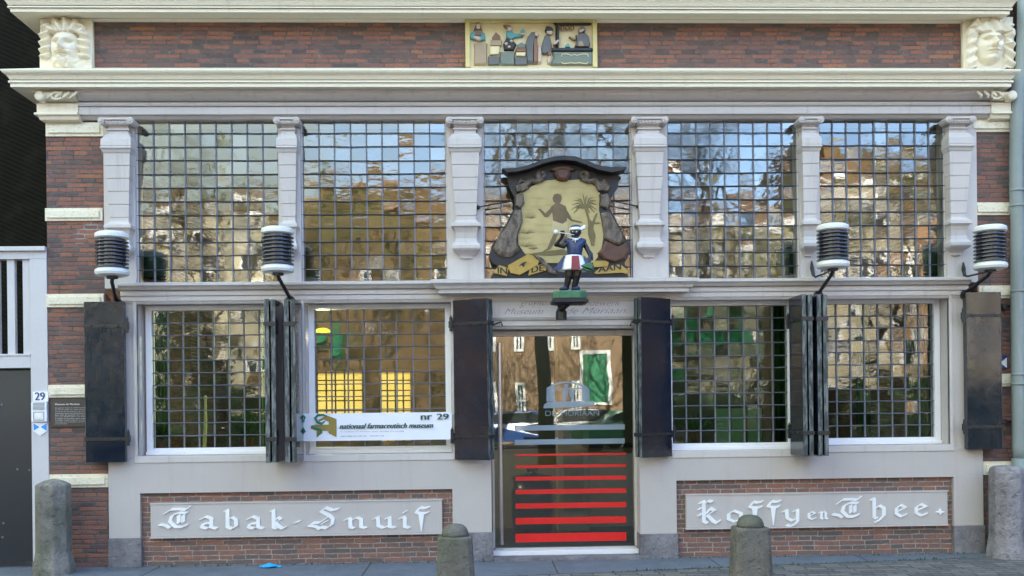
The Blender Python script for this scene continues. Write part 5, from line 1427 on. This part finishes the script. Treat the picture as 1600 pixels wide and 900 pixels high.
# green door and shutters on the brick house
r_ = rect(909, 548, 956, 632, -30)
far_window(o3[0], (r_[0] + r_[1]) / 2, max(r_[2], .05), r_[1] - r_[0], r_[3] - max(r_[2], .05), M['h_green'], .14, False)
for (pa, pb, ya, yb_) in ((1036, 1110, 474, 500), (1112, 1186, 474, 500), (1036, 1186, 510, 542), (236, 300, 486, 530), (306, 350, 492, 530), (505, 525, 480, 540)):
    r_ = rect(pa, ya, pb, yb_, -29.4); m = MB(); hh = r_[3] - r_[2]
    m.rings([[(x, YO + .02, r_[3]), (x, YO + 1.0, r_[2] + .15), (x, YO + 1.0, r_[2]), (x, YO + .02, r_[2] + .05)] for x in (r_[0], r_[1])])
    par = o4[0] if pa > 1000 else (o2[0] if pa > 450 else o1[0])
    m.build('awning', M['h_green'], par)
# trees on the square
def tree(x, y, h, seed, label, leaves=500):
    rnd = random.Random(seed); o = thing('tree', (x, y, 0), label, 'tree', 'bare trees on the square')
    br = MB(); lf = MB(); tips = []
    trunk = MB(); fork = Vector((x + rnd.gauss(0, .2), y, h * .33))
    trunk.tube([(x, y, -.05), (x + rnd.gauss(0, .05), y, h * .16), tuple(fork)], [h * .019, h * .014, h * .012], 10); trunk.build('trunk', M['bark'], o, smooth=True)
    def grow(p, d, l, r, lev):
        pts = [p]; q = p.copy(); dd = d.copy()
        for i in range(3):
            dd = (dd + Vector((rnd.gauss(0, .16), rnd.gauss(0, .16), rnd.gauss(.05, .1)))).normalized(); q = q + dd * l / 3; pts.append(q.copy())
        br.tube([tuple(t_) for t_ in pts], [r, r * .86, r * .72, r * .58], 5 if lev < 3 else 3)
        if lev >= 3: tips.append(q.copy()); tips.append(pts[2].copy())
        if lev < 5:
            for k in range(3 if lev < 3 else 2):
                ax = Vector((rnd.gauss(0, 1), rnd.gauss(0, 1), rnd.gauss(0, .6))).normalized()
                nd = (dd + ax * rnd.uniform(.5, .95)).normalized(); grow(pts[rnd.choice((2, 3))], nd, l * rnd.uniform(.62, .85), r * .55, lev + 1)
    for k in range(4):
        a_ = k * 1.57 + rnd.random(); grow(fork, Vector((math.cos(a_) * .55, math.sin(a_) * .55, 1)).normalized(), h * .24, h * .010, 0)
    crown = br.build('crown', M['bark'], o)
    for _ in range(leaves):
        t_ = rnd.choice(tips) + Vector((rnd.gauss(0, .15), rnd.gauss(0, .15), rnd.gauss(0, .15))); s = rnd.uniform(.05, .12)
        a_ = Vector((rnd.gauss(0, 1), rnd.gauss(0, 1), rnd.gauss(0, 1))).normalized() * s; b_ = Vector((rnd.gauss(0, 1), rnd.gauss(0, 1), rnd.gauss(0, 1))).normalized() * s
        lf.add([tuple(t_), tuple(t_ + a_), tuple(t_ + a_ + b_), tuple(t_ + b_)], [(0, 1, 2, 3)])
    lf.build('leaves', M['leaf'], crown)
tree(X(856, 600, -16), -16, 13.5, 5, 'bare forked tree on the square mirrored in the glass door', 500)
tree(X(1092, 600, -18), -18, 12, 6, 'bare tree on the square mirrored right of the door', 500)
tree(X(345, 600, -19), -19, 9.5, 7, 'leafing tree on the square mirrored in the left windows', 2600)
tree(X(1395, 600, -17), -17, 10, 8, 'leafing tree on the square mirrored in the last window', 3000)
tree(X(120, 600, -22), -22, 12, 9, 'bare tree on the far left of the square', 600)
tree(X(610, 600, -21), -21, 8.5, 12, 'small leafing tree on the square mirrored in the banner window', 4200)
tree(X(1180, 600, -24), -24, 9, 14, 'leafing tree on the square mirrored right of the third lower window', 2400)
# evergreen trees, and hedges added to darken reflections in the lower windows
def leafy(name, x0, x1, y, z0, z1, n, seed, label, cat, group=None, depth=1.6, rim=True):
    rnd = random.Random(seed); o = thing(name, ((x0 + x1) / 2, y, 0), label, cat, group); m = MB()
    core = MB(); cx, cz = (x0 + x1) / 2, (z0 + z1) / 2
    core.ball((cx, y, cz), (x1 - x0) * .42, depth * .40, (z1 - z0) * .42) if rim else core.box(x0 + .1, x1 - .1, y - depth * .4, y + depth * .4, z0, z1 - .15)
    core.build('branches', M['bark_green'], o)
    for _ in range(n):
        if rim:
            v = Vector((rnd.gauss(0, 1), rnd.gauss(0, 1), rnd.gauss(0, 1))).normalized() * rnd.uniform(.82, 1.08)
            c = Vector((cx + v.x * (x1 - x0) * .5, y + v.y * depth * .5, cz + v.z * (z1 - z0) * .5))
        else:
            c = Vector((rnd.uniform(x0, x1), y + rnd.uniform(-.5, .5) * depth, rnd.uniform(z0, z1)))
            if rnd.random() < .5: c.y = y + depth * .5 + rnd.gauss(0, .06)
        s = rnd.uniform(.06, .16)
        a_ = Vector((rnd.gauss(0, 1), rnd.gauss(0, 1), rnd.gauss(0, 1))).normalized() * s; b_ = Vector((rnd.gauss(0, 1), rnd.gauss(0, 1), rnd.gauss(0, 1))).normalized() * s
        m.add([tuple(c), tuple(c + a_), tuple(c + a_ + b_), tuple(c + b_)], [(0, 1, 2, 3)])
    m.build('foliage', M['evergreen'], o)
    if rim and z0 > .8:
        t_ = MB(); t_.tube([(cx, y, -.05), (cx + .05, y, z0 + .4)], [.14, .10], 8); t_.build('trunk', M['bark'], o)
M['evergreen'] = plain_mat('evergreen_leaves', (.022, .06, .022), .5, var=.5)
M['bark_green'] = plain_mat('inner_branches', (.02, .03, .015), .9)
for xa, xb, zt_, sd, lb in ((195, 330, 2.3, 21, 'clipped evergreen hedge at the far left of the square, added to darken the reflections'), (335, 470, 2.0, 22, 'clipped evergreen hedge beside the leafing tree, added to darken the reflections'), (1010, 1180, 2.2, 23, 'clipped evergreen hedge right of the green car, added to darken the reflections'), (1190, 1330, 1.9, 24, 'lower clipped hedge across the square, added to darken the reflections'), (1335, 1480, 2.4, 25, 'tall clipped hedge at the far right of the square, added to darken the reflections')):
    leafy('hedge', X(xa, 600, -21), X(xb, 600, -21), -21 - (sd % 3) * .4, 0, zt_, 1500, sd, lb, 'hedge', 'added hedges across the square', 1.3, False)
leafy('evergreen_tree', X(232, 560, -24), X(352, 560, -24), -24, 1.6, 6.0, 2200, 31, 'round evergreen tree across the square mirrored in the first lower window', 'tree')
leafy('evergreen_tree', X(1200, 560, -23), X(1275, 560, -23), -23, 1.4, 5.0, 1500, 32, 'smaller evergreen tree across the square mirrored right of the third window', 'tree')
# parked cars
def car(x, y, mat, label, L_=4.2):
    o = thing('parked_car', (x, y, 0), label, 'car', 'cars parked across the square')
    pf = [(-2.1, .3), (-2.1, .75), (-1.95, .85), (-1.1, .95), (-.55, 1.42), (.9, 1.46), (1.65, 1.0), (2.05, .9), (2.1, .6), (2.1, .3)]
    m = MB(); m.rings([[(x + a_, y + s * .82 * (1 if b_ < 1 else .82), b_) for a_, b_ in pf] for s in (-1, 1)]); m.build('body', mat, o, bevel=.04)
    g = MB()
    for s in (-1, 1): g.rings([[(x + a_, y + s * (.78 + k), b_) for a_, b_ in ((-.95, .98), (-.5, 1.36), (.85, 1.39), (1.4, 1.0))] for k in (0, .02)])
    g.build('side_glass', M['house_glass'], o)
    for sx_ in (-1.3, 1.3):
        for sy_ in (-.8, .62):
            w_ = MB(); w_.lathe([(.12, 0), (.31, .0), (.32, .03), (.32, .15), (.31, .18), (.12, .18)], (x + sx_, y + sy_, .32), 18, 'y'); w_.build('wheel', M['tyre'], o)
car(X(795, 600, -25), -25.5, M['car_blue'], 'dark blue car parked across the square, mirrored in the left half of the door')
car(X(905, 600, -25), -25.5, M['car_dark'], 'charcoal car parked across the square beside the green one')
car(X(990, 600, -22), -22.5, M['car_green'], 'bright green car parked nearest on the square')
car(X(300, 600, -25), -25.5, M['car_dark'], 'charcoal car parked in front of the cream house')
